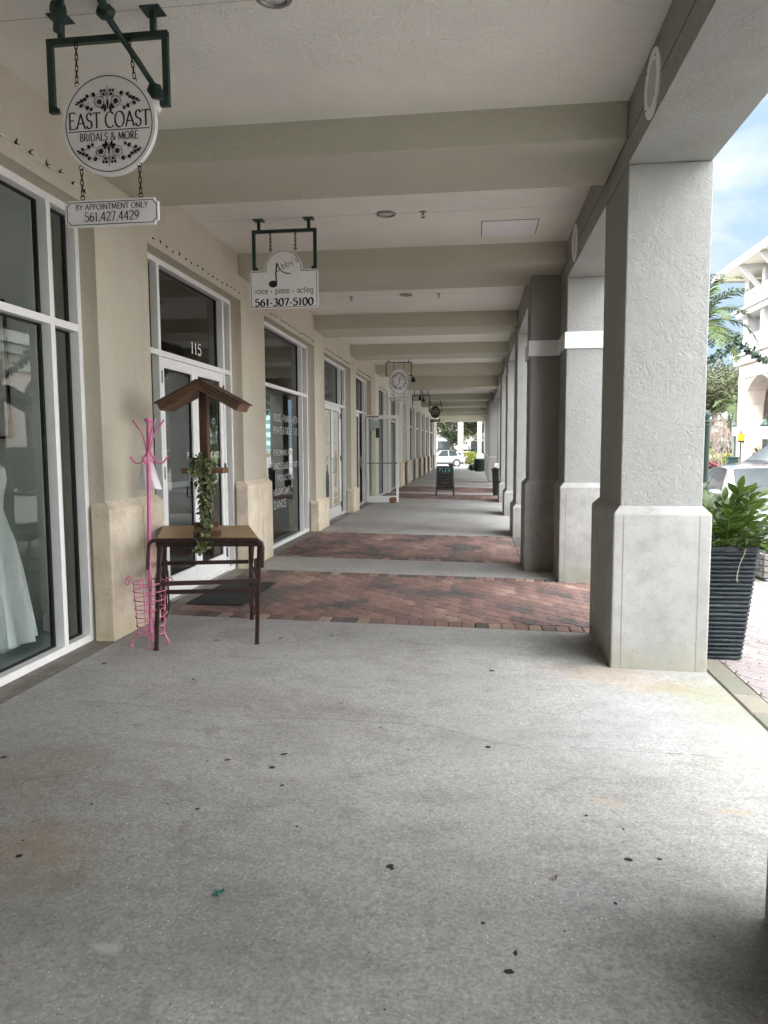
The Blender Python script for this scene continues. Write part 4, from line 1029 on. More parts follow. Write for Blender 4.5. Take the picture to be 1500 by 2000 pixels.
# posters behind the double doors
def poster(parent, y0, y1, k):
    pm_ = plain('poster_paper', (.60,.585,.50), .6, var=.06, vs=3); x = WF-.039
    b = MB(); b.box(x-.002, x, y0-.02, y1+.02, .29, 2.39); p = b.build('poster', pm_, parent)
    P = lambda u, v, q: (x+.0006+.00003*q, u, v); ink = Ink(P); cy = (y0+y1)/2
    ink.ribbon([(cy+.13*math.cos(2*PI*j/30), 2.02+.19*math.sin(2*PI*j/30)) for j in range(31)], .022); ink.ribbon([(cy+.08*math.cos(2*PI*j/30), 2.02+.13*math.sin(2*PI*j/30)) for j in range(31)], .012)
    ink.text('PALAZZO', cy, 1.66, .07, .16, .10, .1, width=.46); ink.build(p, plain('poster_print', (.30,.30,.26), .6))
    if k == 0:
        i2 = Ink(P); i2.poly([(cy+a, z) for a, z in ((-.16,.55),(.16,.55),(.19,.85),(.15,1.02),(.06,1.13),(.05,1.24),(-.05,1.24),(-.06,1.13),(-.15,1.02),(-.19,.85))]); i2.build(p, plain('poster_bottle', (.035,.034,.035), .5), 'picture')
        i3 = Ink(P)
        for j in range(5): i3.poly([(cy-.1+.05*j+.04*math.cos(q*PI/4), 1.30+.055*j%.13+.045*math.sin(q*PI/4)) for q in range(8)])
        i3.build(p, plain('poster_bloom', (.32,.31,.29), .5), 'picture')
    else:
        i2 = Ink(P); i2.poly([(cy+a, z) for a, z in ((-.10,.75),(.06,.70),(.16,1.0),(.20,1.35),(.10,1.55),(-.05,1.50),(-.14,1.28),(-.06,1.1))]); i2.build(p, plain('poster_tan', (.46,.27,.16), .5), 'picture')
        i3 = Ink(P); i3.poly([(cy+a, z) for a, z in ((-.02,1.10),(.05,1.0),(.12,1.25),(.10,1.42),(.02,1.36))]); i3.poly([(cy+a,z) for a, z in ((.0,.72),(.07,.70),(.11,.95),(.05,.9))]); i3.build(p, plain('poster_brown', (.16,.075,.04), .5), 'picture')
    i4 = Ink(P); i4.poly([(cy-.2,.34),(cy+.2,.34),(cy+.2,.46),(cy-.2,.46)]); i4.poly([(cy-.2,.50),(cy+.2,.50),(cy+.2,.60),(cy-.2,.60)]) if k else None; i4.build(p, plain('poster_gold', (.46,.36,.13), .5), 'picture')
poster(doors[2], 14.73, 15.42, 0); poster(doors[3], 15.62, 16.31, 1)
# ------------------------------------------------------------------ pink coat rack
def RR(o): return lambda *p: tuple(p[i]-o[i] for i in range(3))
o_ = (-2.555,5.39,fz(-2.555)); rk = thing('coat_rack', 'pink metal coat rack with an umbrella basket at its foot', 'coat rack', o_)
pl = MB(); pl.tube([(0,0,.10),(.012,0,.9),(.035,0,1.76)], .0145, 12); pl.lathe([(.012,0),(.026,.006),(.030,.022),(.024,.034),(.001,.038)], (.035,0,1.752), 16); pl.build('pole', M['pink'], rk)
def hook(pts, r=.0065):
    h = MB(); P = [Vector(p) for p in pts]; out = []
    for k in range(len(P)-1):
        a, b, c, d = P[max(k-1,0)], P[k], P[k+1], P[min(k+2,len(P)-1)]
        for j in range(6):
            t_ = j/6; out.append(.5*((2*b)+(c-a)*t_+(2*a-5*b+4*c-d)*t_*t_+(3*b-a-3*c+d)*t_**3))
    out.append(P[-1]); h.tube(out, r, 7)
    h.lathe([(.001,-.009),(.009,-.004),(.010,0),(.009,.004),(.001,.009)], out[-1], 8); h.build('hook', M['pink'], rk)
for dx, dy in ((-1,-.15),(.9,.45),(.75,-.6),(-.4,.9)):
    hook([(.028,0,1.40),(.028+dx*.012,dy*.012,1.52),(.03+dx*.045,dy*.045,1.66),(.034+dx*.112,dy*.112,1.765)])
for dx, dy in ((-1,-.1),(1,.1),(.1,-.9),(-.1,.9)):
    hook([(.03,0,1.60),(.03+dx*.016,dy*.016,1.52),(.028+dx*.060,dy*.060,1.445),(.03+dx*.110,dy*.110,1.445),(.03+dx*.142,dy*.142,1.485)])
def rB(z): return .104+(z-.10)/.42*.026
bk = MB()
for z in (.10,.165,.235,.30,.37,.44,.505): bk.tube([(rB(z)*math.cos(2*PI*k/28),rB(z)*math.sin(2*PI*k/28),z) for k in range(28)], .0042, 6, closed=True)
for a in (math.radians(185),math.radians(5),math.radians(-85),math.radians(95)):
    c, s_ = math.cos(a), math.sin(a); P = [(rB(z)*c,rB(z)*s_,z) for z in (.10,.3,.50)]
    P += [((.131+.028-.028*math.cos(q))*c,(.131+.028-.028*math.cos(q))*s_,.50+.045*math.sin(q)) for q in [k*PI/6 for k in range(1,7)]]
    P += [((.187-.012+.012*math.cos(q))*c,(.187-.012+.012*math.cos(q))*s_,.50-.02*math.sin(q)) for q in [k*PI/5 for k in range(1,7)]]
    bk.tube(P, .0045, 6)
for k in range(5): bk.tube([(-.10+.05*k,-.09*math.cos((k-2)*.6),.102),(-.10+.05*k,.09*math.cos((k-2)*.6),.102)], .003, 5)
bk.build('basket', M['pink'], rk)
for fx, fy in ((-.132,-.069),(.043,-.127),(.124,.05),(-.05,.129)):
    f = MB(); f.tube([(fx*.72,fy*.72,.105),(fx*.82,fy*.82,.075),(fx*.95,fy*.95,.03),(fx,fy,.012)], .0055, 7); f.lathe([(.012,0),(.020,.004),(.014,.014),(.001,.016)], (fx,fy,0), 10); f.build('foot', M['pink'], rk)
# white cloth bag on a lower hook
o_ = (-2.575,5.44,1.275); wb = thing('cloth_bag', 'white cloth bag hanging behind the pole of the pink coat rack', 'bag', o_)
m = MB(); nx_, nz_ = 12, 10; vs = []
for sgn in (-1,1):
    for j in range(nz_+1):
        t_ = j/nz_
        for i in range(nx_+1):
            u = i/nx_-.5; wd = .205*(1-t_)+.105*t_; x = .014+u*wd+.010*(1-t_)
            y = sgn*(.010+.012*(1-t_))*(1-(2*u)**4)+.006*math.sin(u*17+t_*3)*(1-t_*.5); z = t_*.205+.006*math.sin(u*6)*(1-t_)
            vs.append((x,y,z))
k0 = (nx_+1)*(nz_+1); fs = []
for q in range(2):
    for j in range(nz_):
        for i in range(nx_):
            a = q*k0+j*(nx_+1)+i; f = (a,a+1,a+nx_+2,a+nx_+1); fs.append(f if q == 0 else f[::-1])
m.add(vs, fs, None, True); m.build('bag', M['cloth'], wb)
hd = MB(); hd.tube([(-.035,0,.20),(-.03,-.01,.255),(0,-.015,.275),(.04,-.01,.255),(.045,0,.20)], .004, 6); hd.build('handle', M['cloth'], wb)

# ------------------------------------------------------------------ folding serving table
FLo, FRo, BRo, BLo = (-2.495,5.425), (-1.700,5.53), (-2.085,6.48), (-2.88,6.40)
tz = .865; o_ = (-2.29,5.95,fz(-2.29)); R0 = RR(o_)
tb = thing('serving_table', 'brown steel folding serving table with a worn wooden top', 'table', o_)
top = MB(); c_ = [FLo,FRo,BRo,BLo]; top.add([R0(x,y,tz) for x,y in c_]+[R0(x,y,tz+.018) for x,y in c_], [(0,3,2,1),(4,5,6,7),(0,1,5,4),(1,2,6,5),(2,3,7,6),(3,0,4,7)]); top.build('table_top', M['wood_top'], tb)
fr = MB()
for a, b in zip(c_, c_[1:]+c_[:1]): fr.bar(R0(a[0],a[1],tz-.022), R0(b[0],b[1],tz-.022), .024, .040)
fr.build('frame', M['rust'], tb)
for (x,y),(fx,fy) in zip(c_, [(-2.449,5.247),(-1.738,5.545),(-2.028,6.332),(-2.777,6.10)]):
    l = MB(); l.bar(R0(x*.985-.03,y+.02,tz-.03), R0(fx,fy,fz(fx)+.002), .028, .022, (0,1,0)); l.bbox(*[v for q in zip(R0(fx-.017,fy-.014,fz(fx)),R0(fx+.017,fy+.014,fz(fx)+.012)) for v in q], .002); l.build('leg', M['rust'], tb)
for a, b in (((-2.47,5.33,.545),(-1.72,5.54,.545)),((-2.80,6.18,.565),(-2.05,6.36,.565)),((-2.52,5.52,.44),(-1.78,5.68,.44))):
    q = MB(); q.bar(R0(*a), R0(*b), .020, .034); q.build('stretcher', M['rust'], tb)
for a, b in (((-2.47,5.33,.545),(-2.80,6.18,.565)),((-1.72,5.54,.545),(-2.05,6.36,.565))):
    q = MB(); q.bar(R0(*a), R0(*b), .018, .028); q.build('stretcher', M['rust'], tb)
hb = MB(); hb.tube([R0(*p) for p in ((-2.535,5.33,.66),(-2.530,5.335,.80),(-2.525,5.34,.850),(-2.505,5.345,.878),(-2.46,5.35,.886),(-1.74,5.46,.886),(-1.69,5.47,.880),(-1.662,5.475,.858),(-1.655,5.48,.82),(-1.668,5.50,.66))], .0145, 8); hb.build('handle', M['rust'], tb)
for x, y in ((-2.735,5.97),(-1.985,6.17)):    # folded wire braces at either side
    q = MB()
    for dy in (0,.05): q.tube([R0(x+.03,y+dy,.80),(R0(x,y+dy,.5)),R0(x-.01,y+dy+.02,.20),R0(x+.012,y+dy+.05,.10),R0(x+.035,y+dy+.05,.20),R0(x+.045,y+dy,.62)], .009, 7)
    q.build('brace', M['rust'], tb)

# ------------------------------------------------------------------ little gabled wooden stand on the table
tt = tz+.018; o_ = (-2.245,5.86,tt); R0 = RR(o_)
ws = thing('wooden_stand', 'brown wooden display stand like a gabled well roof on a post', 'stand', o_)
b = MB(); b.bar(R0(-2.15,5.56,tt+.024), R0(-2.45,6.38,tt+.024), .085, .046); b.build('base_board', M['wood_dark'], ws)
for p, q in (((-2.265,5.60,tt+.023),(-2.06,5.67,tt+.023)),((-2.53,6.27,tt+.022),(-2.33,6.34,tt+.022))):
    b = MB(); b.bar(R0(*p), R0(*q), .075, .044); b.build('base_foot', M['wood_dark'], ws)
b = MB(); b.bbox(-.032,.032,-.032,.032,.047,1.245,.004); b.build('post', M['wood_dark'], ws)
cr_ = MB(); cr_.bbox(-.185,.178,-.08,.045,.505,.552,.005); cr_.build('crossbar', M['wood_stand'], ws)
for sg_ in (-1,1):
    L_ = .40; a = math.radians(27 if sg_ < 0 else 29); dx, dz = math.cos(a)*sg_, -math.sin(a); nx2, nz2 = math.sin(a)*sg_, math.cos(a)
    A = (0, 1.262); 
    def PT(u, v, y): return (A[0]+dx*u+nx2*v, y, A[1]+dz*u+nz2*v)
    pk = MB()
    for y0_, y1_ in ((-.135,-.048),(-.045,.042),(.045,.13)):     # three boards to a slope
        vs = [PT(-.0 if v > -.05 else .06,v,y) for y in (y0_,y1_) for v in (-.085,0)]; e = [PT(L_,v,y) for y in (y0_,y1_) for v in (-.085,0)]
        pk.add([PT(.036,-.066,y0_),PT(0,0,y0_),PT(L_,0,y0_),PT(L_,-.066,y0_),PT(.036,-.066,y1_),PT(0,0,y1_),PT(L_,0,y1_),PT(L_,-.066,y1_)],[(0,1,2,3),(7,6,5,4),(0,4,5,1),(1,5,6,2),(2,6,7,3),(3,7,4,0)])
    pk.build('roof_board', M['wood_stand'], ws)
    t_ = MB(); vs = [PT(-.002,.001,-.15),PT(L_+.012,.001,-.15),PT(L_+.012,.014,-.15),PT(.006,.014,-.15)]; vs += [(x,.145,z) for x,y,z in vs]; t_.add(vs,[(0,1,2,3),(7,6,5,4),(0,4,5,1),(1,5,6,2),(2,6,7,3),(3,7,4,0)])
    t_.build('roof_cap', M['wood_dark'], ws)
    gr = MB()
    for v in (-.024,-.046): gr.add([PT(.03,v,-.1365),PT(L_-.004,v,-.1365),PT(L_-.004,v+.006,-.1365),PT(.03,v+.006,-.1365)],[(0,1,2,3)])
    gr.build('groove', M['joint'], ws)

# ------------------------------------------------------------------ ivy garland draped on the stand
def leaf_mesh(mb, p, d, n, L, W, col, fold=.25, curl=.15, seg=4):
    """pointed leaf from p along d, facing n"""
    d = Vector(d).normalized(); n = Vector(n); n = (n-d*n.dot(d)).normalized(); s_ = d.cross(n); vs = []
    for k in range(seg+1):
        t_ = k/seg; w_ = W*math.sin(PI*min(1,t_*.93+.04))**.8*(1-.25*t_); c = Vector(p)+d*L*t_-n*curl*L*t_*t_
        vs += [c-s_*w_+n*w_*fold, c, c+s_*w_+n*w_*fold]
    fs = []
    for k in range(seg): fs += [(3*k,3*k+1,3*k+4,3*k+3),(3*k+1,3*k+2,3*k+5,3*k+4)]
    mb.add(vs, fs, col, True)
def ivy_run(mb, path, rad, n, rng, L=(.024,.046), cream=1.):
    P = [Vector(p) for p in path]; seg = [(P[i+1]-P[i]).length for i in range(len(P)-1)]; T = sum(seg)
    for _ in range(n):
        t_ = rng.random()*T; i = 0
        while i < len(seg)-1 and t_ > seg[i]: t_ -= seg[i]; i += 1
        c = P[i].lerp(P[i+1], t_/seg[i]); a = rng.uniform(0,2*PI); r_ = rad*rng.uniform(.3,1.0)
        ax = (P[i+1]-P[i]).normalized(); u = ax.orthogonal().normalized(); v = ax.cross(u); o = u*math.cos(a)+v*math.sin(a)
        d = o*.5+Vector((rng.uniform(-.4,.4),rng.uniform(-.4,.4),rng.uniform(-1,.25))); nn = o+Vector((rng.uniform(-.5,.5),rng.uniform(-.5,.5),rng.uniform(0,.8)))
        l = rng.uniform(*L); q = rng.random()
        col = (2.6,2.3,1.9) if q < .16*cream else ((1.5,1.35,1.2) if q < .42*cream else (rng.uniform(.55,1.05),)*3)
        leaf_mesh(mb, c+o*r_, d, nn, l, l*.46, col, .2, .25, 3)
    return mb
rng = random.Random(11)
o_ = (-2.23,5.78,.80); R0 = RR(o_); iv = thing('ivy_garland', 'variegated green ivy garland trailing down the post of the wooden stand', 'ivy garland', o_)
mb = MB()
ivy_run(mb, [R0(*p) for p in ((-2.32,5.80,1.46),(-2.27,5.78,1.50),(-2.20,5.78,1.485),(-2.16,5.79,1.44))], .042, 150, rng)
ivy_run(mb, [R0(*p) for p in ((-2.31,5.78,1.44),(-2.28,5.79,1.30),(-2.24,5.79,1.16),(-2.235,5.78,1.05),(-2.225,5.76,.95),(-2.19,5.66,.905))], .038, 270, rng)
ivy_run(mb, [R0(*p) for p in ((-2.165,5.79,1.45),(-2.185,5.78,1.28),(-2.205,5.78,1.15))], .034, 150, rng)
ivy_run(mb, [R0(*p) for p in ((-2.20,5.64,.905),(-2.12,5.46,.89),(-2.09,5.405,.855),(-2.12,5.40,.815))], .034, 120, rng)
ivy_run(mb, [R0(*p) for p in ((-2.15,5.41,.83),(-2.11,5.40,.815))], .04, 50, rng)
mb.build('leaves', M['ivy'], iv)
sm2 = MB(); sm2.tube([R0(*p) for p in ((-2.30,5.79,1.44),(-2.27,5.79,1.30),(-2.23,5.785,1.15),(-2.225,5.77,1.0),(-2.18,5.65,.91),(-2.10,5.41,.86))], .006, 6); sm2.tube([R0(*p) for p in ((-2.17,5.79,1.44),(-2.20,5.785,1.2),(-2.222,5.775,1.02))], .005, 6); sm2.build('stem', M['twig'], iv)

# ------------------------------------------------------------------ door mat
mt = MB(); mt.bbox(-.30,.30,-.60,.60,0,.014,.004); mo = mt.build('door_mat', M['mat']); mo.location = (-2.575,7.42,fz(-2.575)+.001); mo.rotation_euler = (0,-S*-1,0)
tag(mo, 'dark ribbed door mat on the brick paving before the door numbered 115', 'door mat')

# ------------------------------------------------------------------ board sign, stone, bins and pots along the walk
o_ = (-1.01,23.55,fz(-1.01)); af = thing('sandwich_board', 'black chalkboard stand lettered FLEX standing on the walkway', 'chalkboard', o_)
grey = plain('stand_paint', (.06,.066,.072), .55); slate = plain('chalkboard', (.012,.013,.015), .7, var=.3)
th_ = .145
def AF(u, v): return (u*(.295-.037*v/.965), -.165+v*th_*.9, v)
for sx in (-1,1):
    q = MB(); q.bar((sx*.283,-.17,0),(sx*.243,-.035,.965), .045,.03,(0,1,0)); q.build('leg', grey, af); q = MB(); q.bar((sx*.283,.17,0),(sx*.243,.035,.965), .045,.03,(0,1,0)); q.build('leg', grey, af)
for z, h in ((.935,.06),(.215,.05)):
    y = -.17+z*.14; q = MB(); q.bar((-.262,y,z),(.262,y,z),.03,h); q.build('rail', grey, af)
pb = MB(); pb.add([(-.25,-.145,.235),(.25,-.145,.235),(.225,-.046,.91),(-.225,-.046,.91),(-.25,-.130,.235),(.25,-.130,.235),(.225,-.031,.91),(-.225,-.031,.91)],[(0,1,2,3),(5,4,7,6),(4,0,3,7),(1,5,6,2),(3,2,6,7),(0,4,5,1)]); pbo = pb.build('panel', slate, af)
P = lambda u, v, k: (u, -.145+(v-.235)*(.099/.675)-.002-.0002*k, v)
ink = Ink(P); ink.text('FLEX', 0, .775, .105, .24, .20, .16, None, False, width=.37); ink.build(pbo, plain('chalk_green', (.13,.40,.33), .8))
rr = random.Random(4); ink = Ink(P)
def scrib(y, x0, x1, h, st_=.03):
    x = x0
    while x < x1:
        n_ = rr.randint(3,5); ink.ribbon([(x+k*st_*.5, y+rr.uniform(0,h)) for k in range(n_)], .009); x += n_*st_*.5+.02
scrib(.715,-.16,.16,.02,.022); ink.build(pbo, plain('chalk_white', (.35,.35,.35), .8)); ink = Ink(P)
for y, a, b, h in ((.61,-.17,.20,.055),(.50,-.18,.10,.055),(.29,-.19,.19,.06)): scrib(y,a,b,h,.045)
ink.build(pbo, plain('chalk_red', (.24,.07,.07), .8)); ink = Ink(P); scrib(.405,-.09,.09,.04,.03); ink.build(pbo, plain('chalk_pale', (.3,.29,.28), .8))

bm = bmesh.new(); bmesh.ops.create_icosphere(bm, subdivisions=4, radius=1)
for v in bm.verts:
    nn = noise.noise(v.co*2.2)*.16+noise.noise(v.co*6)*.06; c = v.co*(1+nn); v.co = (c.x*.165, c.y*.13, max(-.085, c.z*.115))
m = MB(); m.bm(bm, None, True); so2 = m.build('door_stop', plain('brown_stone', (.19,.095,.055), .9, var=.4, vs=30, bump=.01, bs=40)); so2.location = (-2.33,20.22,fz(-2.33)+.085)
tag(so2, 'rounded brown stone holding the open glass door', 'stone')

o_ = (.17,47.3,fz(.17)); bn = thing('litter_bin', 'dark green slatted round litter bin beside the far columns', 'bin', o_)
q = MB(); q.lathe([(.27,0),(.27,.05),(.285,.06),(.285,.74),(.29,.75)],(0,0,0),28); q.build('liner', M['black_plastic'], bn)
sl2 = MB()
for k in range(26):
    a = 2*PI*k/26; c, s_ = math.cos(a), math.sin(a); sl2.bar((c*.302,s_*.302,.05),(c*.302,s_*.302,.76),.018,.045,(c,s_,0))
sl2.build('slats', M['greenbin'], bn)
rg = MB(); rg.lathe([(.29,.76),(.318,.765),(.322,.80),(.30,.82),(.15,.825)],(0,0,0),28); rg.build('rim', M['greenbin'], bn)

def tapered_pot(mb, hb_, ht, h, ribs=0, wall=.015):
    """square pot, half widths hb_ at the foot and ht at the rim"""
    rings = []
    if ribs:
        for k in range(ribs):
            for dz, dd in ((0,-.004),(.22,.0035),(.55,.006),(.85,.002)):
                t_ = (k+dz)/ribs; rings.append((hb_+(ht-hb_)*t_+dd, h*.955*t_))
        rings += [(ht-.003,h*.956),(ht+.007,h*.958),(ht+.007,h)]
    else: rings = [(hb_,0),(ht,h*.94),(ht+.012,h*.945),(ht+.012,h)]
    rings += [(ht-wall-.01,h),(ht-wall-.012,h*.93)]
    vs = []; 
    for i, (r_, z) in enumerate(rings):
        b_ = r_*.86
        for sx, sy in ((-1,-1),(1,-1),(1,1),(-1,1)):
            w_ = .0028*math.sin(i*2.3+sx*1.7+sy) if ribs else 0
            for (px, py) in (((sx*r_,sy*b_),(sx*b_,sy*r_)) if sx*sy < 0 else ((sx*b_,sy*r_),(sx*r_,sy*b_))): vs.append((px,py,z+w_))
    # order the eight corner points round the square
    n = 8; fs = []
    for i in range(len(rings)):
        seg = vs[i*n:(i+1)*n]; seg.sort(key=lambda p: math.atan2(p[1],p[0])); vs[i*n:(i+1)*n] = seg
    for i in range(len(rings)-1):
        for k in range(n): fs.append((i*n+k,i*n+(k+1)%n,(i+1)*n+(k+1)%n,(i+1)*n+k))
    fs.append(tuple(range(n))[::-1]); fs.append(tuple((len(rings)-1)*n+k for k in range(n)))
    mb.add(vs, fs, None, True); return mb
potm = N('ribbed_pot'); potm.base(potm.ramp(potm.noise(9,4,.7,stretch=(1,1,6)),[(.35,(.006,.010,.013)),(.62,(.011,.018,.021)),(.8,(.03,.037,.04))])).rough(potm.ramp(potm.noise(25,4),[(.3,.22),(.7,.5)])).bump(potm.noise(14,3,.5,stretch=(1,1,4)),.006,.7)
potm.b.inputs['Specular IOR Level'].default_value = .3
o_ = (1.885,5.88,fz(1.885)-.006); pt = thing('plant_pot', 'tall dark ribbed square pot beside the first column', 'pot', o_)
tapered_pot(MB(), .135, .212, .885, 25).build('pot', potm.m, pt)
q = MB(); q.box(-.185,.185,-.185,.185,.80,.835); q.build('soil', plain('potting_soil',(.05,.035,.022),.95,bump=.02), pt)
# glossy zamioculcas in it
zz = thing('potted_plant', 'glossy green plant with paired oval leaves growing in the tall ribbed pot', 'plant', (1.885,5.88,.80))
lf = MB(); stm = MB(); rng = random.Random(21)
def zz_stem(base, dirv, L, n, big=.125):
    n = max(6, int(n*.72)); P = []; d = Vector(dirv).normalized()
    for k in range(13):
        t_ = k/12; P.append(Vector(base)+Vector((d.x*L*(t_**1.35),d.y*L*(t_**1.35),L*d.z*(t_-.12*t_*t_))))
    stm.tube(P, [.0085*(1-.7*k/12)+.002 for k in range(13)], 7)
    for k in range(n):
        t_ = .22+.78*(k/(n-1)); i = min(11,int(t_*12)); c = P[i].lerp(P[i+1], t_*12-i); tg = (P[i+1]-P[i]).normalized()
        sd = tg.cross(Vector((0,0,1))+Vector((rng.uniform(-.2,.2),rng.uniform(-.4,.1),0))).normalized()
        l = big*(1-.35*abs(t_-.55))*rng.uniform(.85,1.15)
        for sg_ in (-1,1):
            dd = sd*sg_*.85+tg*.75+Vector((rng.uniform(-.15,.15),rng.uniform(-.15,.15),rng.uniform(-.05,.25))); nn = tg.cross(sd)*-1+Vector((rng.uniform(-.3,.3),rng.uniform(-.5,.1),.7))
            q = rng.uniform(.55,1.25); leaf_mesh(lf, c, dd, nn, l, l*.25, (q,q,q), .18, .18, 6)
    leaf_mesh(lf, P[-1], (P[-1]-P[-2]), (0,-.5,.8), big*.8, big*.24, (1.1,1.1,1.0))
for bx, by, dx, dy, dz, L, n in [(-.08,-.05,-.28,-.12,1,.60,13),(-.02,-.08,.12,-.25,1,.50,12),(.06,.0,.30,.05,1,.50,12),(.10,-.05,.75,-.2,.8,.46,11),(-.05,.06,-.12,.3,1,.52,11),(.0,-.10,-.15,-.6,.85,.40,10),(.08,-.09,.4,-.5,.75,.38,10),
        (-.10,.02,-.35,.1,.9,.36,9),(.03,.08,.3,.5,.9,.42,10),(.12,.05,.95,.15,.55,.42,10),(-.06,-.10,-.35,-.55,.6,.34,8),(.05,-.11,.15,-.8,.55,.34,8),(.0,.02,.05,.02,1,.42,10),(.11,-.09,.8,-.55,.45,.36,8),(-.03,-.03,-.5,-.2,.7,.38,9),(.04,-.06,.2,-.35,1,.46,12),(.09,.03,.5,.2,1,.50,12),(-.11,-.04,-.5,-.3,.8,.44,10),(.12,-.02,1.0,-.15,.65,.44,11),(.07,.10,.6,.7,.8,.44,10),(-.02,.10,.0,.7,.9,.44,10),(.06,-.12,.55,-.9,.35,.32,9),(-.04,-.12,-.2,-.9,.4,.30,8),(.13,-.08,1.0,-.6,.3,.34,9),(.02,-.05,.1,-.15,1,.54,12),(.11,.06,.7,.3,.9,.40,10)]: zz_stem((bx,by,.01),(dx,dy,dz),L,n)
lf.build('leaves', M['zz'], zz); stm.build('stem', plain('plant_stem',(.08,.14,.035),.45), zz)
rt = MB(); rt.tube([(.05,-.10,.06),(.09,-.19,.14),(.105,-.235,.10),(.09,-.24,.0),(.06,-.235,-.08),(.045,-.225,-.18),(.055,-.22,-.22)], .0028, 6); rt.build('dry_stem', plain('dry_stem_tan',(.42,.37,.28),.7), zz)
# the pots farther along
for (x,y,hb_,ht,h,lab) in ((.615,24.25,.075,.115,.90,'slim black tapered pot standing against a far column'),):
    p2 = thing('plant_pot', lab, 'pot', (x,y,fz(x))); tapered_pot(MB(), hb_, ht, h).build('pot', M['black_plastic'], p2); q = MB(); q.box(-.09,.09,-.09,.09,h-.08,h-.05); q.build('soil', M['joint'], p2)
wf = thing('potted_plant', 'small white flowering plant in the slim black pot', 'plant', (.64,24.25,.83)); q = MB(); rng = random.Random(3)
for k in range(26):
    c = Vector((rng.uniform(-.05,.06),rng.uniform(-.05,.05),rng.uniform(.03,.22))); leaf_mesh(q, c, (rng.uniform(-1,1),rng.uniform(-1,1),rng.uniform(-.3,1)), (rng.uniform(-1,1),-1,.6), .05, .022, (1,1,1))
q.build('flowers', M['cloth'], wf); q = MB()
for k in range(22): leaf_mesh(q, (rng.uniform(-.04,.04),rng.uniform(-.04,.04),.0), (rng.uniform(-1,1),rng.uniform(-1,1),1.2), (0,-1,.3), .10, .012, (.8,.8,.8))
q.build('leaves', M['zz'], wf)
# dropped leaves on the slab
for x, y, rz, c, lab in ((-1.253,3.414,.6,'dry','small curled brown dry leaf on the concrete'),(-.897,2.36,1.1,'grn','scrap of crumpled green paper on the concrete'),(.30,2.62,1.6,'dry2','small tan dry leaf on the concrete beside the gum spots')):
    q = MB(); 
    if c == 'grn':
        for k in range(6): leaf_mesh(q,(rng.uniform(-.012,.012),rng.uniform(-.012,.012),.003),(rng.uniform(-1,1),rng.uniform(-1,1),.4),(0,0,1),.02,.008,(1,1,1))
        o = q.build('paper_scrap', plain('green_paper',(.04,.16,.12),.7)); tag(o, lab, 'litter')
    else:
        leaf_mesh(q,(0,0,.004),(1,0,.15),(0,0,1),.036,.009,(1,1,1),.9,.3,5); o = q.build('dry_leaf', plain('dry_brown',(.17,.085,.04) if c == 'dry' else (.32,.22,.14),.8)); tag(o, lab, 'leaf')
    o.location = (x,y,fz(x)+.002); o.rotation_euler = (0,0,rz)

# ------------------------------------------------------------------ bridal shop window
def gown(label, loc_, k=1.0, tone=None, shoulders=True):
    t_ = thing('dress_form', label, 'mannequin', loc_, group='dress forms in the bridal shop window'); q = MB(); prof = [(.02,.06),(.30,.05),(.275,.25),(.235,.6),(.19,.85),(.155,1.0),(.125,1.10),(.135,1.2),(.165,1.33),(.155,1.42),(.10,1.47)]
    vs = []; n = 40
    for i, (r_, z) in enumerate(prof):
        for j in range(n):
            a = 2*PI*j/n; f = 1+.11*max(0,1-z/1.0)*math.sin(a*9+z*2)+.03*max(0,1-z)*math.sin(a*17); rr_ = r_*f; fl_ = .80 if z > .9 else 1.
            vs.append((rr_*math.cos(a)*k, rr_*math.sin(a)*fl_*k, z))
    fs = [(i*n+j,i*n+(j+1)%n,(i+1)*n+(j+1)%n,(i+1)*n+j) for i in range(len(prof)-1) for j in range(n)]; q.add(vs, fs, None, True); q.build('gown', M['dress'], t_)
    b = MB(); b.lathe([(.10,1.462),(.125,1.49),(.10,1.53),(.055,1.57),(.048,1.66),(.052,1.70),(.001,1.71)],(0,0,0),20); b.build('torso', M['skin'], t_)
    s_ = MB(); s_.lathe([(.20,0),(.20,.02),(.02,.03),(.02,.10)],(0,0,0),20); s_.build('stand', M['chrome'], t_); return t_
gown('white sleeveless gown on a form beside the window glass', (-3.78,5.20,.03)); gown('white gown with a wide skirt standing deeper inside the bridal shop', (-4.55,5.35,.03), 1.05)
pc = thing('display_column', 'white display column with a moulded foot inside the bridal shop window', 'column', (-3.62,5.86,.03)); q = MB(); q.lathe([(.13,0),(.13,.10),(.115,.13),(.10,.16),(.085,.20),(.085,3.85)],(0,0,0),24); q.build('shaft', M['shop_white'], pc)
pf = thing('picture_frame', 'thin black frame on the pale wall inside the bridal shop', 'frame', (-4.6,6.085,2.3)); q = MB()
for a, b in (((-.45,0,-.6),(.45,0,-.6)),((-.45,0,.6),(.45,0,.6)),((-.45,0,-.6),(-.45,0,.6)),((.45,0,-.6),(.45,0,.6))): q.bar(a,b,.02,.025)
q.build('frame', M['black_metal'], pf); q = MB(); q.quad((-.44,.006,-.59),(.44,.006,-.59),(.44,.006,.59),(-.44,.006,.59)); q.build('picture', M['signwhite'], pf)
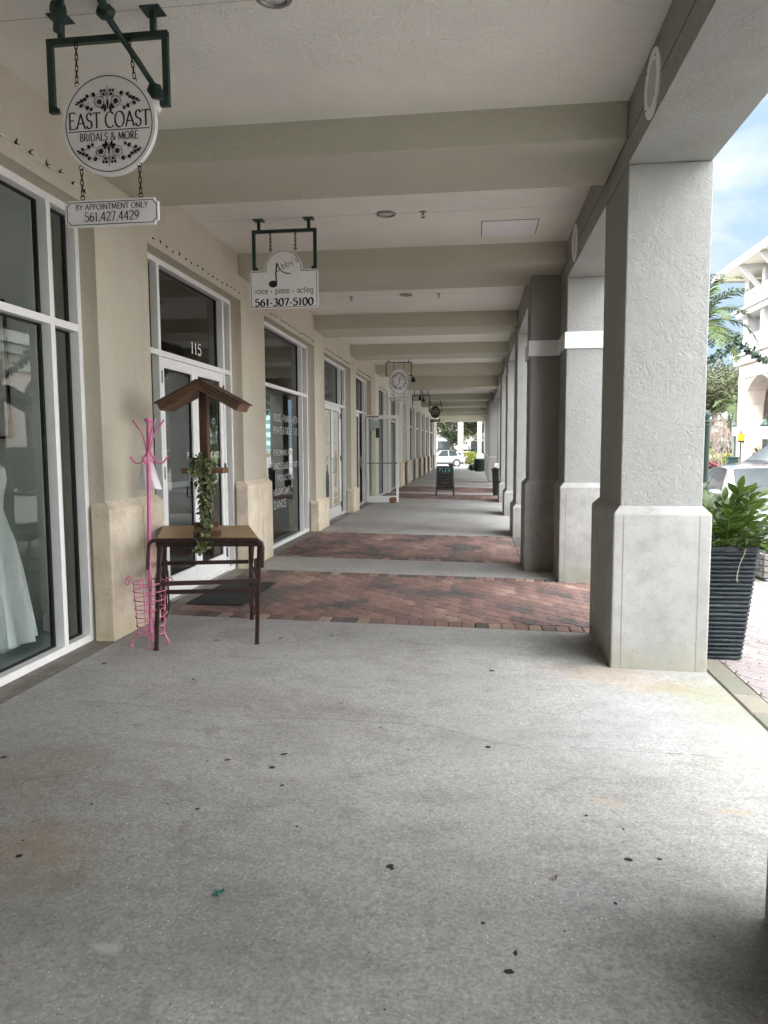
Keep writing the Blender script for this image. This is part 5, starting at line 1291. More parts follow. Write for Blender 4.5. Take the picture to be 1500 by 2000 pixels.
# ------------------------------------------------------------------ cars
def crom(vals, t_):
    n = len(vals)-1; x = min(max(t_,0),1)*n; i = min(int(x), n-1); f = x-i
    a, b, c, d = vals[max(i-1,0)], vals[i], vals[i+1], vals[min(i+2,n)]
    return .5*((2*b)+(c-a)*f+(2*a-5*b+4*c-d)*f*f+(3*b-a-3*c+d)*f**3)
def interp(xs, ys, x):
    if x <= xs[0]: return ys[0]
    for i in range(len(xs)-1):
        if x <= xs[i+1]:
            f = (x-xs[i])/(xs[i+1]-xs[i]); return ys[i]+(ys[i+1]-ys[i])*f
    return ys[-1]
def smooth_interp(xs, ys, x, r=.10):
    return sum(interp(xs, ys, x+r*(k-3)/3) for k in range(7))/7
def make_car(name, label, cat, paint, L, Wd, H, belt, hood, cowl, roof0, roof1, tail0, deck, ground=.20, wr=.33, wheels=(.9,3.65), suv=False, loc=(0,0,0), rz=0, detail=True):
    """x runs from the nose (0) to the tail (L); the car is moved so that its middle stands at the origin, nose towards -y"""
    root = thing(name, label, cat, loc, rz)
    xs = [0,.05,.25,cowl-.05,cowl,roof0,(roof0+roof1)/2,roof1,tail0,L-.2,L-.04,L]
    ztop = [belt-.28,hood-.16,hood-.07,hood+.02,hood+.03,H-.03,H,H-.03,deck+.02,deck-.03,deck-.10,deck-.25]
    zbelt = [belt-.30,hood-.18,hood-.10,hood-.03,belt-.02,belt,belt+.01,belt+.03,deck-.02,deck-.06,deck-.14,deck-.28]
    wb = [Wd*.36,Wd*.42,Wd*.465,Wd*.49,Wd*.495,Wd*.5,Wd*.5,Wd*.5,Wd*.49,Wd*.465,Wd*.43,Wd*.38]
    wt = [Wd*.30,Wd*.36,Wd*.42,Wd*.45,Wd*.44,Wd*.355,Wd*.36,Wd*.35,Wd*.42 if not suv else Wd*.37,Wd*.42,Wd*.38,Wd*.34]
    NX = 64; X = [L*k/NX for k in range(NX+1)]
    def ring(x):
        r_ = .06; zt, zb, b, tp = (smooth_interp(xs,a,x,r_) for a in (ztop,zbelt,wb,wt)); zb = min(zb, zt-.005); lo = ground+.02+.16*sstep(L-.5,L,x)+.10*sstep(.45,0,x)
        P = [(b*.90,lo),(b*.985,lo+.14),(b,(lo+zb)/2),(b*.992,zb-.10),(b*.965,zb)]
        for t_ in (.25,.5,.75): P.append((b*.955+(tp-b*.955)*t_, zb+(zt-zb)*t_+.012*math.sin(PI*t_)))
        P += [(tp,zt),(tp*.86,zt+.022),(tp*.5,zt+.036),(0,zt+.042)]; return P
    def V(x, p, s_=1): return (p[0]*s_, x-L/2, p[1])
    m = MB(); n = 12; rings = [ring(x) for x in X]
    for s_ in (1,-1):
        vs = [V(x,p,s_) for x, rg_ in zip(X,rings) for p in rg_]; m.add(vs, [((i*n+k),(i*n+k+1),((i+1)*n+k+1),((i+1)*n+k)) for i in range(NX) for k in range(n-1)], None, True)
        m.add([V(0,p,s_) for p in rings[0]]+[(0,-L/2,rings[0][0][1])], [tuple(range(n+1))]); m.add([V(L,p,s_) for p in rings[-1]]+[(0,L/2,rings[-1][0][1])], [tuple(range(n+1))])
    m.add([V(x,rg_[0],s_) for x, rg_ in zip(X,rings) for s_ in (1,-1)], [(2*i,2*i+1,2*i+3,2*i+2) for i in range(NX)])
    body = m.build('body', paint, root)
    def patch(x0, x1, k0, k1, off, name, mat, s_list=(1,-1), tilt0=0., tilt1=0., nx=14):
        for s_ in s_list:
            q = MB(); vs = []
            for i in range(nx+1):
                for k in range(k0*2, k1*2+1):
                    t_ = (k/2-k0)/(k1-k0); x = (x0+tilt0*t_)+((x1+tilt1*t_)-(x0+tilt0*t_))*i/nx
                    rg_ = ring(x); a = rg_[k//2]; b = rg_[min(k//2+1,n-1)]; f = (k % 2)*.5; p = (a[0]+(b[0]-a[0])*f, a[1]+(b[1]-a[1])*f)
                    nx_, nz_ = (1,.4) if k1 <= 8 else (.3,1); vs.append(((p[0]+off*nx_)*s_, x-L/2, p[1]+off*nz_))
            w_ = k1*2-k0*2+1; q.add(vs, [(i*w_+k,i*w_+k+1,(i+1)*w_+k+1,(i+1)*w_+k) for i in range(nx) for k in range(w_-1)], None, True); q.build(name, mat, root)
    def cross(x0, x1, name, inset=.90, off=.008, nx=8):
        """windscreen or rear window: the sloping top between two stations"""
        q = MB(); cols = 10; vs = []
        for i in range(nx+1):
            x = x0+(x1-x0)*i/nx; rg_ = ring(x); prof = rg_[8:]; prof = [(-p[0],p[1]) for p in prof]+[(p[0],p[1]) for p in prof[::-1][1:]]
            for j in range(cols+1):
                u = (j/cols*2-1)*inset*prof[-1][0]; z = interp([p[0] for p in prof],[p[1] for p in prof],u); vs.append((u, x-L/2-(off if x < L/2 else -off)*.5, z+off))
        q.add(vs, [(i*(cols+1)+j,i*(cols+1)+j+1,(i+1)*(cols+1)+j+1,(i+1)*(cols+1)+j) for i in range(nx) for j in range(cols)], None, True); q.build(name, M['carglass'], root)
    cross(cowl+.06, roof0-.04, 'windscreen'); cross(roof1+.06, tail0-.05, 'rear_window')
    mid = roof0+(roof1-roof0)*.52
    patch(cowl+.42, mid-.04, 4.5 if False else 4, 8, .006, 'side_window', M['carglass_side'], tilt0=roof0-cowl-.28, tilt1=0)
    patch(mid+.04, roof1+(.10 if not suv else .25), 4, 8, .006, 'side_window', M['carglass_side'], tilt1=-.12 if not suv else -.15)
    if suv: patch(roof1+.31, tail0-.16, 5, 8, .006, 'side_window', M['carglass_side'], tilt1=-.25, nx=6)
    for wx in wheels:
        for s_ in (1,-1):
            xx = s_*(Wd*.5-.10)
            a = MB(); a.lathe([(wr*1.20,-.10*s_),(wr*1.20,.106*s_),(wr*.5,.107*s_)],(xx,wx-L/2,wr+.02),28,'x'); a.build('wheel_arch', M['rubber'], root)
            w_ = MB(); w_.lathe([(wr*.62,-.09*s_),(wr*.96,-.09*s_),(wr,-.05*s_),(wr,.09*s_),(wr*.95,.115*s_),(wr*.66,.118*s_),(wr*.64,.10*s_)],(xx,wx-L/2,wr),28,'x'); wo = w_.build('wheel', M['rubber'], root)
            rm_ = MB(); rm_.lathe([(wr*.66,.112*s_),(wr*.60,.119*s_),(wr*.56,.105*s_)],(xx,wx-L/2,wr),26,'x')
            for k in range(5):
                a_ = 2*PI*k/5; rm_.bar((xx+.118*s_,wx-L/2+.03*math.cos(a_),wr+.03*math.sin(a_)),(xx+.114*s_,wx-L/2+wr*.6*math.cos(a_),wr+wr*.6*math.sin(a_)),.065,.012,(1,0,0))
            rm_.lathe([(.05,.125*s_),(.001,.127*s_)],(xx,wx-L/2,wr),12,'x'); rm_.build('rim', M['chrome'], wo)
    for s_ in (1,-1):
        q = MB(); q.lathe([(.001,-.07),(.07,-.05),(.095,.0),(.085,.05),(.001,.065)],(0,0,0),12,'y'); q.v = [(x*1.15+s_*(Wd*.5+.06),y+cowl+.38-L/2,z*.72+belt+.06) for x,y,z in q.v]; q.bar((s_*(Wd*.46),cowl+.42-L/2,belt+.01),(s_*(Wd*.5+.02),cowl+.39-L/2,belt+.04),.04,.03); q.build('mirror', paint, root)
        patch(.06,.42,3,4,.012,'headlight',M['headlight'],(s_,),tilt1=.1,nx=6)
        patch(L-.36,L-.08,2.5 if False else 3,4,.012,'taillight',M['taillight'],(s_,),nx=6)
        hd_ = MB(); hd_.bbox(s_*(Wd*.5)-.012,s_*(Wd*.5)+.012,mid-.22-L/2,mid-.06-L/2,belt-.13,belt-.105,.004); hd_.build('door_handle', paint, root)
    b_ = MB(); b_.add([(x*1.02,-L/2-.012,z) for x,z in ((-Wd*.27,belt-.52),(Wd*.27,belt-.52),(Wd*.31,belt-.34),(-Wd*.31,belt-.34))],[(0,1,2,3)]); b_.build('grille', M['black_plastic'], root)
    sk = MB()
    if suv:
        for s_ in (1,-1): sk.box(s_*Wd*.48,s_*(Wd*.5+.008),.3-L/2,L/2-.3,ground+.02,ground+.20)
        sk.box(-Wd*.42,Wd*.42,L/2-.10,L/2+.012,ground+.16,ground+.44); sk.build('sill_cladding', M['rubber'], root)
    return root
cs = make_car('parked_sedan', 'silver sedan parked nose first beyond the potted plant', 'car', M['car_silver'], 4.75, 1.84, 1.44, .98, .96, 1.15, 2.05, 3.30, 4.15, 1.08, loc=(4.95,13.35,gz(4.8,13)), rz=math.radians(-5))
make_car('parked_car', 'white compact SUV parked crosswise past the end of the walkway', 'car', M['car_white'], 4.55, 1.86, 1.66, 1.05, 1.05, 1.05, 1.95, 3.45, 4.40, 1.12, ground=.24, wr=.35, wheels=(.88,3.55), suv=True, loc=(-3.5,74.5,gz(-3,74)+.0), rz=math.radians(-72))
make_car('parked_car', 'black SUV standing before the columns of the building across the street', 'car', M['car_black'], 4.9, 1.98, 1.86, 1.20, 1.18, 1.05, 1.85, 3.75, 4.7, 1.2, ground=.26, wr=.39, wheels=(.95,3.85), suv=True, loc=(10.95,26.9,gz(12,27)), rz=math.radians(-80))
make_car('parked_car', 'blue grey car half hidden behind the clipped hedge', 'car', M['car_grey'], 4.6, 1.8, 1.46, .98, .95, 1.1, 1.95, 3.2, 4.1, 1.06, loc=(32.2,96,gz(32,96)), rz=math.radians(75))

# ------------------------------------------------------------------ building across the street
ob = thing('street_building', 'white and peach building across the street with arches, open galleries and an overhanging roof', 'building')
BX = 13.4; zg = -.25; yE = 40.0; yS = 12.0; bay = 5.5
Z1, Z2, ZE = 6.10, 8.35, 10.15
mb = MB(); mp2 = MB(); nb = int((yE-yS)/bay)
arch_w = 3.6; spring = 3.6
for k in range(nb):
    b = yE-k*bay; a = b-bay; c = (a+b)/2; h = arch_w/2
    mp2.box(BX,BX+.9,a,c-h,zg,Z1-.45); mp2.box(BX,BX+.9,c+h,b-.001,zg,Z1-.45)
    P = [(c-h,Z1-.45)]+[(c-h+arch_w*j/14, spring+1.35*math.sqrt(max(0,1-(2*j/14-1)**2))) for j in range(15)]+[(c+h,Z1-.45)]
    n = len(P); vs = [(BX+.001,y,z) for y,z in P]+[(BX+.899,y,z) for y,z in P]
    fs = [(j,j+1,n+j+1,n+j) for j in range(1,n-2)]
    for j in range(1,n-2): 
        vs += [(BX+.001,P[j][0],Z1-.45),(BX+.001,P[j+1][0],Z1-.45)]; q = len(vs)-2; fs.append((j,q,q+1,j+1))
    mp2.add(vs, fs)
    # white surround
    for s_ in (-1,1): mb.box(BX-.06,BX+.25, c+s_*(h-.03), c+s_*(h+.32), zg, spring+.9)
    mb.box(BX-.08,BX+.1,c-h-.32,c+h+.32,spring+1.36,spring+1.7)
    for z0, z1, zt in ((Z1,Z2-.35,1.0),(Z2,ZE-.45,.95)):
        mb.box(BX+.05,BX+.30,a+.25,b-.25,z0+.05,z0+zt)
        for yy in (a+.001,a+bay/2-.2):
            mb.box(BX,BX+.42,yy,yy+.40,z0+.003,z1+.30)
        mb.box(BX+2.2,BX+2.4,a,b-.002,z0,z1+.3)
    for yy in (a+.2,a+bay/2):      # raking struts under the eaves
        mb.bar((BX-.02,yy,Z2+.55),(BX-1.0,yy,ZE-.12),.16,.20)
    mb.box(BX-1.05,BX+.4,a+.10,a+.30,ZE-.20,ZE-.02); mb.box(BX-1.05,BX+.4,a+bay/2-.1,a+bay/2+.1,ZE-.20,ZE-.02)
mp2.box(BX+.1,BX+12,yE-.01,yE+.35,zg,Z1-.45)
mp2.build('wall', M['facade_peach'], ob)
for z, t_, d in ((Z1-.45,.40,.22),(Z1-.05,.14,.40),(Z2-.30,.26,.20),(Z2-.04,.12,.38)): mb.box(BX-d,BX+1.0,yS,yE+d,z,z+t_-.003)
mb.box(BX+.2,BX+12,yE-.3,yE+.3,Z1-.04,ZE-.2); mb.build('gallery', M['facade'], ob)
rf = MB(); rf.add([(BX-1.2,yS,ZE),(BX-1.2,yE+.95,ZE),(BX+7,yE+.95-7,ZE+3.4),(BX+7,yS,ZE+3.4),(BX-1.2,yS,ZE+.30),(BX-1.2,yE+.95,ZE+.30),(BX+7,yE-5.5,ZE+3.7),(BX+7,yS,ZE+3.7),(BX+16,yE+.95,ZE),(BX+16,yE+.95,ZE+.3)],
    [(4,5,6,7),(0,4,7,3),(0,1,5,4),(1,8,9,5),(5,9,6)]); rf.build('roof', plain('grey_roof',(.15,.155,.16),.7), ob); fa = MB(); fa.box(BX-1.245,BX-1.202,yS,yE+.95,ZE-.10,ZE+.20); fa.box(BX-1.245,BX+14,yE+.952,yE+.99,ZE-.10,ZE+.20); fa.build('fascia', M['facade'], ob)
sf = MB(); sf.box(BX-1.18,BX+14,yS,yE+.93,ZE-.015,ZE-.002); sf.build('soffit', plain('soffit_cream',(.72,.68,.58),.8), ob)
fl_ = MB(); 
for z in (Z1-.02,Z2-.02): fl_.box(BX+.4,BX+6,yS,yE-.32,z-.2,z)
fl_.box(BX+6,BX+6.3,yS,yE-.32,zg,ZE-.02); fl_.build('gallery_floor', M['facade'], ob)
for k in range(nb):
    a = yE-(k+1)*bay
    for z0 in (Z1,Z2):
        wq = MB()
        for yy in (a+.8,a+3.4):
            wq.box(BX+2.17,BX+2.198,yy,yy+1.3,z0+.55,z0+1.95)
        wo = wq.build('window', M['carglass'], ob); fr = MB()
        for yy in (a+.8,a+3.4):
            for q0,q1 in ((yy-.06,yy),(yy+.62,yy+.67),(yy+1.3,yy+1.36)): fr.box(BX+2.14,BX+2.185,q0,q1,z0+.5,z0+2.0)
            fr.box(BX+2.142,BX+2.184,yy,yy+1.3,z0+1.25,z0+1.30)
        fr.build('window_frame', M['alu'], wo)
tb2 = thing('tower_block', 'distant pale green glass block above the trees', 'building', (82,262,0)); q = MB(); q.box(-14,14,0,20,-5,25); q.build('wall', plain('pale_green_wall',(.42,.62,.60),.5), tb2); q = MB()
for k in range(8): q.box(-14.1,14.1,-.1,-.02,1+k*3.1,2.4+k*3.1)
q.build('window', plain('pale_green_glass',(.12,.25,.25),.2), tb2)
wbd = thing('low_building', 'bright white low building behind the trees past the walkway end', 'building', (-12,124,-.45)); q = MB(); q.box(-20,34,0,12,0,4.6); q.build('wall', M['facade'], wbd); q = MB(); q.box(-21,35,-1,13,4.6,5.1); q.build('roof', plain('pale_roof',(.33,.31,.29),.8), wbd)
q = MB()
for k in range(9): q.box(-17+k*5.6,-14.6+k*5.6,-.06,.02,.9,3.0)
q.build('window', M['carglass'], wbd)
wc = thing('porch_column', 'white square porch column standing outside the far end of the walkway', 'column', (.22,60.3,gz(0,60))); q = MB(); q.bbox(-.24,.24,-.24,.24,0,1.2,.02); q.build('base', M['facade'], wc); q = MB(); q.box(-.18,.18,-.18,.18,1.2,5.5); q.build('shaft', M['facade'], wc); q = MB(); q.box(-.5,.5,-.5,.5,5.5,6.2); q.build('capital', M['facade'], wc)

# ------------------------------------------------------------------ palms and trees
def frond(mb, base, az_, el_, L, rng, droop=1.0, n=34, leafl=.55):
    d = Vector((math.cos(az_)*math.cos(el_), math.sin(az_)*math.cos(el_), math.sin(el_))); P = []; p = Vector(base); st_ = L/14
    for k in range(15):
        P.append(p.copy()); p += d*st_; d = (d+Vector((0,0,-.085*droop*(1+k*.10)))).normalized()
    mb.tube(P, [.024*(1-.85*k/14)+.003 for k in range(15)], 5, True)
    c_ = rng.uniform(.75,1.2)
    for k in range(n):
        t_ = .12+.88*k/(n-1); i = min(13,int(t_*14)); c = P[i].lerp(P[i+1],t_*14-i); tg = (P[i+1]-P[i]).normalized(); sd = tg.cross(Vector((0,0,1))).normalized(); l = leafl*math.sin(PI*min(.97,t_*.80+.16))*rng.uniform(.8,1.1)
        for s_ in (-1,1):
            dd = sd*s_*1.0+tg*.75+Vector((rng.uniform(-.1,.1),rng.uniform(-.1,.1),rng.uniform(-.1,.45))); dd.normalize(); up_ = dd.cross(tg)*s_
            q = c_*rng.uniform(.8,1.2); w_ = .027; tip = c+dd*l+Vector((0,0,-.25*l)); m_ = c+dd*l*.55+Vector((0,0,-.03*l)); o = tg*w_
            mb.add([c-o*.6,c+o*.6,m_+o,tip,m_-o],[(0,1,2,4),(4,2,3)],(q,q,q))
def palm(name, label, loc, trunk_h, r0, r1, nf, L, seed, mat=None, leafl=.55, lo=-.5):
    t_ = thing(name, label, 'tree', loc); rng = random.Random(seed); tr = MB(); n = 18
    tr.tube([(.05*math.sin(k*.3),0,trunk_h*k/n) for k in range(n+1)], [r0+(r1-r0)*(k/n)+(.012 if k % 2 else 0) for k in range(n+1)], 16); tr.build('trunk', mat or M['barkpale'], t_)
    sh = MB(); sh.lathe([(r1*.95,trunk_h-.1),(r1*.85,trunk_h+.5),(r1*.4,trunk_h+1.0)],(0,0,0),14); sh.build('crownshaft', M['frond_base'], t_)
    cr_ = MB()
    for k in range(nf):
        a = 2.399*k+rng.uniform(-.25,.25); e = lo+(1.35-lo)*(1-k/nf)**.8; frond(cr_, (0,0,trunk_h+.75), a, e, L*rng.uniform(.85,1.1), rng, rng.uniform(.9,1.4), leafl=leafl)
    cr_.build('crown', M['frond'], t_); return t_
M['frond_base'] = plain('palm_shaft',(.14,.21,.08),.5)
palm('palm_tree', 'feathery palm with drooping green fronds rising behind the first column', (7.05,25.0,gz(7,25)), 4.9, .16, .12, 21, 2.2, 5, leafl=.58, lo=-.35)
palm('palm_tree', 'small palm standing left of the peach building corner', (15.75,47.5,gz(16,47)), 3.4, .14, .11, 12, 1.9, 8, leafl=.5)
palm('palm_tree', 'tall palm with a thick pale trunk past the end of the walkway', (-1.80,80.5,gz(-1,80)), 11.0, .34, .28, 14, 3.6, 9)
palm('palm_tree', 'palm with a dark trunk at the left past the end of the walkway', (-5.25,81,gz(-5,81)), 4.6, .30, .24, 18, 2.6, 10, M['bark'])

def tree(name, label, loc, h, R_, mat, seed, nleaf=2600, trunk=.22, leaf=.32, flat=.7, bark=None, cat='tree'):
    t_ = thing(name, label, cat, loc); rng = random.Random(seed); tk = MB(); tips = []
    fork = h*.32; tk.tube([(0,0,0),(.06*h*rng.uniform(-.3,.3),.03*h,fork*.55),(0,0,fork)], [trunk*1.2,trunk,trunk*.85], 10)
    for k in range(7):
        a = 2*PI*k/7+rng.uniform(-.3,.3); e = R_*rng.uniform(.45,.85); zt = fork+(h-fork)*rng.uniform(.35,.95); p1 = (e*.4*math.cos(a),e*.4*math.sin(a),fork+(zt-fork)*.5); p2 = (e*math.cos(a),e*math.sin(a),zt)
        tk.tube([(0,0,fork*.95),p1,p2], [trunk*.5,trunk*.3,trunk*.10], 7); tips.append(p2)
        for j in range(3):
            b_ = a+rng.uniform(-.9,.9); p3 = (p1[0]+R_*.4*math.cos(b_),p1[1]+R_*.4*math.sin(b_),p1[2]+(h-fork)*rng.uniform(.1,.4)); tk.tube([p1,p3],[trunk*.2,trunk*.06],5); tips.append(p3)
    tk.build('trunk', bark or M['bark'], t_)
    cr_ = MB(); clumps = [(Vector(p)+Vector((rng.uniform(-.2,.2)*R_,rng.uniform(-.2,.2)*R_,rng.uniform(-.05,.15)*h)), R_*rng.uniform(.20,.40), rng.uniform(.55,1.35)) for p in tips for _ in range(2)]
    for _ in range(nleaf):
        c, r_, tone = clumps[rng.randrange(len(clumps))]
        while True:
            v = Vector((rng.uniform(-1,1),rng.uniform(-1,1),rng.uniform(-1,1)))
            if .25 < v.length < 1: break
        p = c+Vector((v.x*r_,v.y*r_,v.z*r_*flat)); d = Vector((rng.uniform(-1,1),rng.uniform(-1,1),rng.uniform(-.6,.4))).normalized(); nn = Vector((rng.uniform(-1,1),rng.uniform(-1,1),rng.uniform(.1,1))); s_ = d.cross(nn).normalized()
        l = leaf*rng.uniform(.6,1.3); q = tone*rng.uniform(.7,1.3); m_ = p+d*l*.5
        cr_.add([p,m_+s_*l*.28,p+d*l,m_-s_*l*.28],[(0,1,2,3)],(q,q*rng.uniform(.92,1.05),q*.9))
    cr_.build('crown', mat, t_); return t_
oak = tree('oak_tree', 'dense oak crown behind the white SUV, left of the thick palm trunk', (-6.4,91,gz(-6,91)), 10.5, 6.0, M['oak'], 2, 7000, .34, .42)
for x, y, rz, sc_, lab in [(1.6,100,1.2,1.0,'oak crown right of the thick palm trunk past the walkway'),(9,116,.5,1.2,'far oak beyond the last columns of the walkway'),(27.1,90,3.0,.85,'round green tree behind the bare branches, left of the peach corner'),(36.5,112,4.0,1.05,'broad tree rising behind the clipped hedge'),(38,128,.9,1.2,'far tree right of the distant green block'),(31.5,118,5.2,1.0,'far tree just right of the first column'),(48,140,2.5,1.3,'far tree behind the building across the street'),(-4,140,3.3,1.3,'far tree behind the low white building roof'),(16,150,2,1.3,'far tree closing the view down the street')]:
    dup(oak, (x,y,gz(x,y)), rz, lab, sc_)
low = tree('spreading_tree', 'low spreading olive tree left of the thick palm trunk, over the white SUV', (-6.6,86,gz(-6,86)), 7.0, 5.0, M['oak'], 31, 8000, .26, .34)
for x, y, rz, sc_, lab in [(1.3,93,2.0,1.0,'low spreading olive tree right of the thick palm trunk'),(6.5,99,1.0,1.1,'low spreading tree behind the white porch column'),(-3.5,103,3.1,1.15,'low spreading tree farther back between the palm trunk and the shop fronts')]: dup(low, (x,y,gz(x,y)), rz, lab, sc_)
tree('small_tree', 'small dark green round tree behind the roof of the white SUV', (-2.85,90,gz(-3,90)), 4.3, 1.8, M['bush'], 4, 2200, .1, .22)
tree('small_tree', 'small yellow green tree beside the thick palm trunk', (-1.0,97,gz(-1,97)), 5.0, 1.5, M['lime'], 6, 1200, .08, .22)
def bare(name, label, loc, h, seed):
    t_ = thing(name, label, 'tree', loc); rng = random.Random(seed); q = MB()
    def grow(p, d, l, r_, lev):
        e = p+d*l; m_ = p.lerp(e,.5)+Vector((rng.uniform(-.05,.05),)*3)*l; q.tube([p,m_,e],[r_,r_*.8,r_*.6],5 if lev > 1 else 4, False)
        if lev == 0: return
        for _ in range(3 if lev > 1 else 4):
            nd = (d+Vector((rng.uniform(-.8,.8),rng.uniform(-.8,.8),rng.uniform(-.15,.55)))).normalized(); grow(p.lerp(e,rng.uniform(.6,1)), nd, l*rng.uniform(.6,.85), r_*.58, lev-1)
    for k in range(4):
        a = k*1.6; grow(Vector((.1*math.cos(a),.1*math.sin(a),0)), Vector((.35*math.cos(a),.35*math.sin(a),1)).normalized(), h*.30, .06, 4)
    q.build('branches', M['twig'], t_); return t_
bt = bare('bare_tree', 'leafless spreading tree left of the peach building corner', (16.15,50.5,gz(16,50)), 5.0, 3)
dup(bt, (19.9,60,gz(20,60)), 1.3, 'leafless tree behind the parking sign, farther than its neighbour', 1.15)
dup(bt, (17.1,55.5,gz(17,55)), 2.5, 'leafless tree just right of the green post', .95)
def bush(name, label, loc, rx, ry, h, mat, seed, n=900, leaf=.12, box=False, cat='shrub'):
    t_ = thing(name, label, cat, loc); rng = random.Random(seed); q = MB()
    for _ in range(n):
        if box: x, y, z = rng.uniform(-rx,rx), rng.uniform(-ry,ry), rng.uniform(.0,h); e = rng.randrange(3); x, y, z = ((rx*rng.choice((-1,1)),y,z),(x,ry*rng.choice((-1,1)),z),(x,y,h))[e]
        else:
            v = Vector((rng.gauss(0,1),rng.gauss(0,1),rng.gauss(0,1))).normalized()*rng.uniform(.55,1.0)*(1+.25*noise.noise(Vector((rng.random()*3,seed,1)))); x, y, z = v.x*rx, v.y*ry, h*.5+v.z*h*.5
        d = Vector((rng.uniform(-1,1),rng.uniform(-1,1),rng.uniform(-.2,1))).normalized(); s_ = d.cross(Vector((rng.uniform(-1,1),rng.uniform(-1,1),.5))).normalized(); l = leaf*rng.uniform(.6,1.4); p = Vector((x,y,z)); m_ = p+d*l*.5; c = rng.uniform(.6,1.35)
        q.add([p,m_+s_*l*.3,p+d*l,m_-s_*l*.3],[(0,1,2,3)],(c,c,c))
    q.build('leaves', mat, t_); sp_ = MB()
    for k in range(6): sp_.tube([(0,0,0),(rx*.6*math.cos(k),ry*.6*math.sin(k),h*.7)],[.03,.01],5)
    sp_.build('stem', M['bark'], t_); return t_
bush('hedge', 'clipped dark green hedge in front of the blue grey car', (27.3,88,gz(27,88)-.2), 1.75, .6, 1.45, M['bush'], 1, 5000, .16, True, 'hedge')
bush('shrub', 'bright yellow green shrub beside the green utility box', (18.9,58,gz(19,58)-.1), .95, .8, 1.2, M['lime'], 2, 1600, .14)
bush('shrub', 'yellow green ground shrub left of the clipped hedge', (25.4,84,gz(25,84)-.1), .8, .7, .7, M['lime'], 12, 600, .14)
bush('shrub', 'low dark shrub next to the green post', (17.2,57,gz(17,57)-.05), .75, .7, .85, M['bush'], 3, 900, .13)
bush('shrub', 'dark red leaved plant below the dark shrub', (16.0,53,gz(16,53)-.05), .7, .6, .7, M['redleaf'], 4, 700, .2)
bush('shrub', 'second dark red leaved plant right of the first, before the yellow green shrub', (16.65,53.6,gz(16,53)-.05), .45, .45, .5, M['redleaf'], 14, 400, .18)
bush('shrub', 'bright lime bush past the right end of the walkway', (-.75,83,gz(0,83)-.05), 1.5, 1.2, 1.5, M['lime'], 5, 2400, .16)
bush('shrub', 'dark green shrub at the foot of the round litter bin', (-.28,49.0,fz(0)-.02), .28, .25, .42, M['bush'], 6, 700, .08)
bush('hedge', 'tall dark screen of shrubs behind the leafless trees right of the first column', (33.5,104,gz(33,104)-.1), 7.5, 1.0, 4.2, M['bush'], 17, 9000, .3, True, 'hedge')
bush('hedge', 'long green hedge across the street behind the white SUV', (-7,98,gz(-7,98)-.1), 9, .8, 1.6, M['bush'], 7, 9000, .2, True, 'hedge')
yu = thing('yucca_plant', 'spiky pale yucca standing behind the black SUV', 'plant', (11.75,32.5,gz(12,32))); q = MB(); q.tube([(0,0,0),(.03,0,.8),(0,.02,1.5)],[.09,.07,.06],8); q.build('trunk', M['bark'], yu); q = MB(); rng = random.Random(6)
for _ in range(160):
    a = rng.uniform(0,6.28); e = rng.uniform(-.9,1.3); leaf_mesh(q,(0,0,rng.uniform(1.0,1.55)),(math.cos(a)*math.cos(e),math.sin(a)*math.cos(e),math.sin(e)),(-math.sin(e)*math.cos(a),-math.sin(e)*math.sin(a),math.cos(e)),rng.uniform(.35,.6),.022,(rng.uniform(.7,1.3),)*3,.3,.1,3)
q.build('leaves', plain('dry_yucca',(.17,.15,.085),.8), yu)
lw = MB(); 
for (x0,x1,y0,y1) in ((17.5,40,60,92),):
    nn_ = 12
    for i in range(nn_):
        for j in range(nn_):
            a, b, c, d = x0+(x1-x0)*i/nn_, x0+(x1-x0)*(i+1)/nn_, y0+(y1-y0)*j/nn_, y0+(y1-y0)*(j+1)/nn_
            lw.quad((a,c,gz(a,c)+.05),(b,c,gz(b,c)+.05),(b,d,gz(b,d)+.05),(a,d,gz(a,d)+.05))
struct(lw.build('lawn', M['grass']))

# ------------------------------------------------------------------ street furniture
pp_ = thing('sign_post', 'dark green post with a ball finial behind the potted plant', 'post', (2.36,8.0,fz(2.36)-.006)); q = MB(); q.lathe([(.048,0),(.048,1.84),(.056,1.85),(.056,1.87),(.040,1.875)],(0,0,0),20); q.build('shaft', M['green_metal'], pp_)
q = MB(); q.lathe([(.040,1.875),(.055,1.89),(.055,1.905),(.028,1.915),(.030,1.92),(.048,1.945),(.054,1.97),(.046,1.995),(.028,2.012),(.001,2.018)],(0,0,0),20); q.build('finial', M['green_metal'], pp_); q = MB(); q.lathe([(.085,0),(.085,.03),(.06,.06),(.05,.12)],(0,0,0),20); q.build('base', M['green_metal'], pp_)
ys_ = thing('parking_sign', 'small yellow and black sign on a thin dark pole', 'sign', (13.25,39.0,gz(13,39))); q = MB(); q.lathe([(.035,0),(.035,2.6)],(0,0,0),10); q.build('pole', M['black_metal'], ys_); q = MB(); q.bbox(-.15,.15,-.05,-.03,1.98,2.42,.004); q.build('panel', plain('yellow_panel',(.72,.47,.01),.5), ys_); q = MB(); q.box(-.15,.15,-.053,-.0505,1.985,2.07); q.box(-.11,.11,-.053,-.0505,2.18,2.20); q.box(-.13,.13,-.053,-.0505,2.38,2.41); q.build('print', M['black_metal'], ys_)
ub = thing('utility_box', 'dark green utility box beside the yellow sign pole', 'utility box', (12.75,38.6,gz(13,38))); q = MB(); q.bbox(-.25,.25,-.2,.2,0,1.18,.02); q.build('cabinet', M['greenbin'], ub); q = MB(); q.bbox(-.28,.28,-.23,.23,1.18,1.24,.01); q.build('lid', M['greenbin'], ub)
q = MB()
for k in range(4): q.box(-.2,.2,-.206,-.199,.2+k*.22,.215+k*.22)
q.build('groove', M['black_metal'], ub)
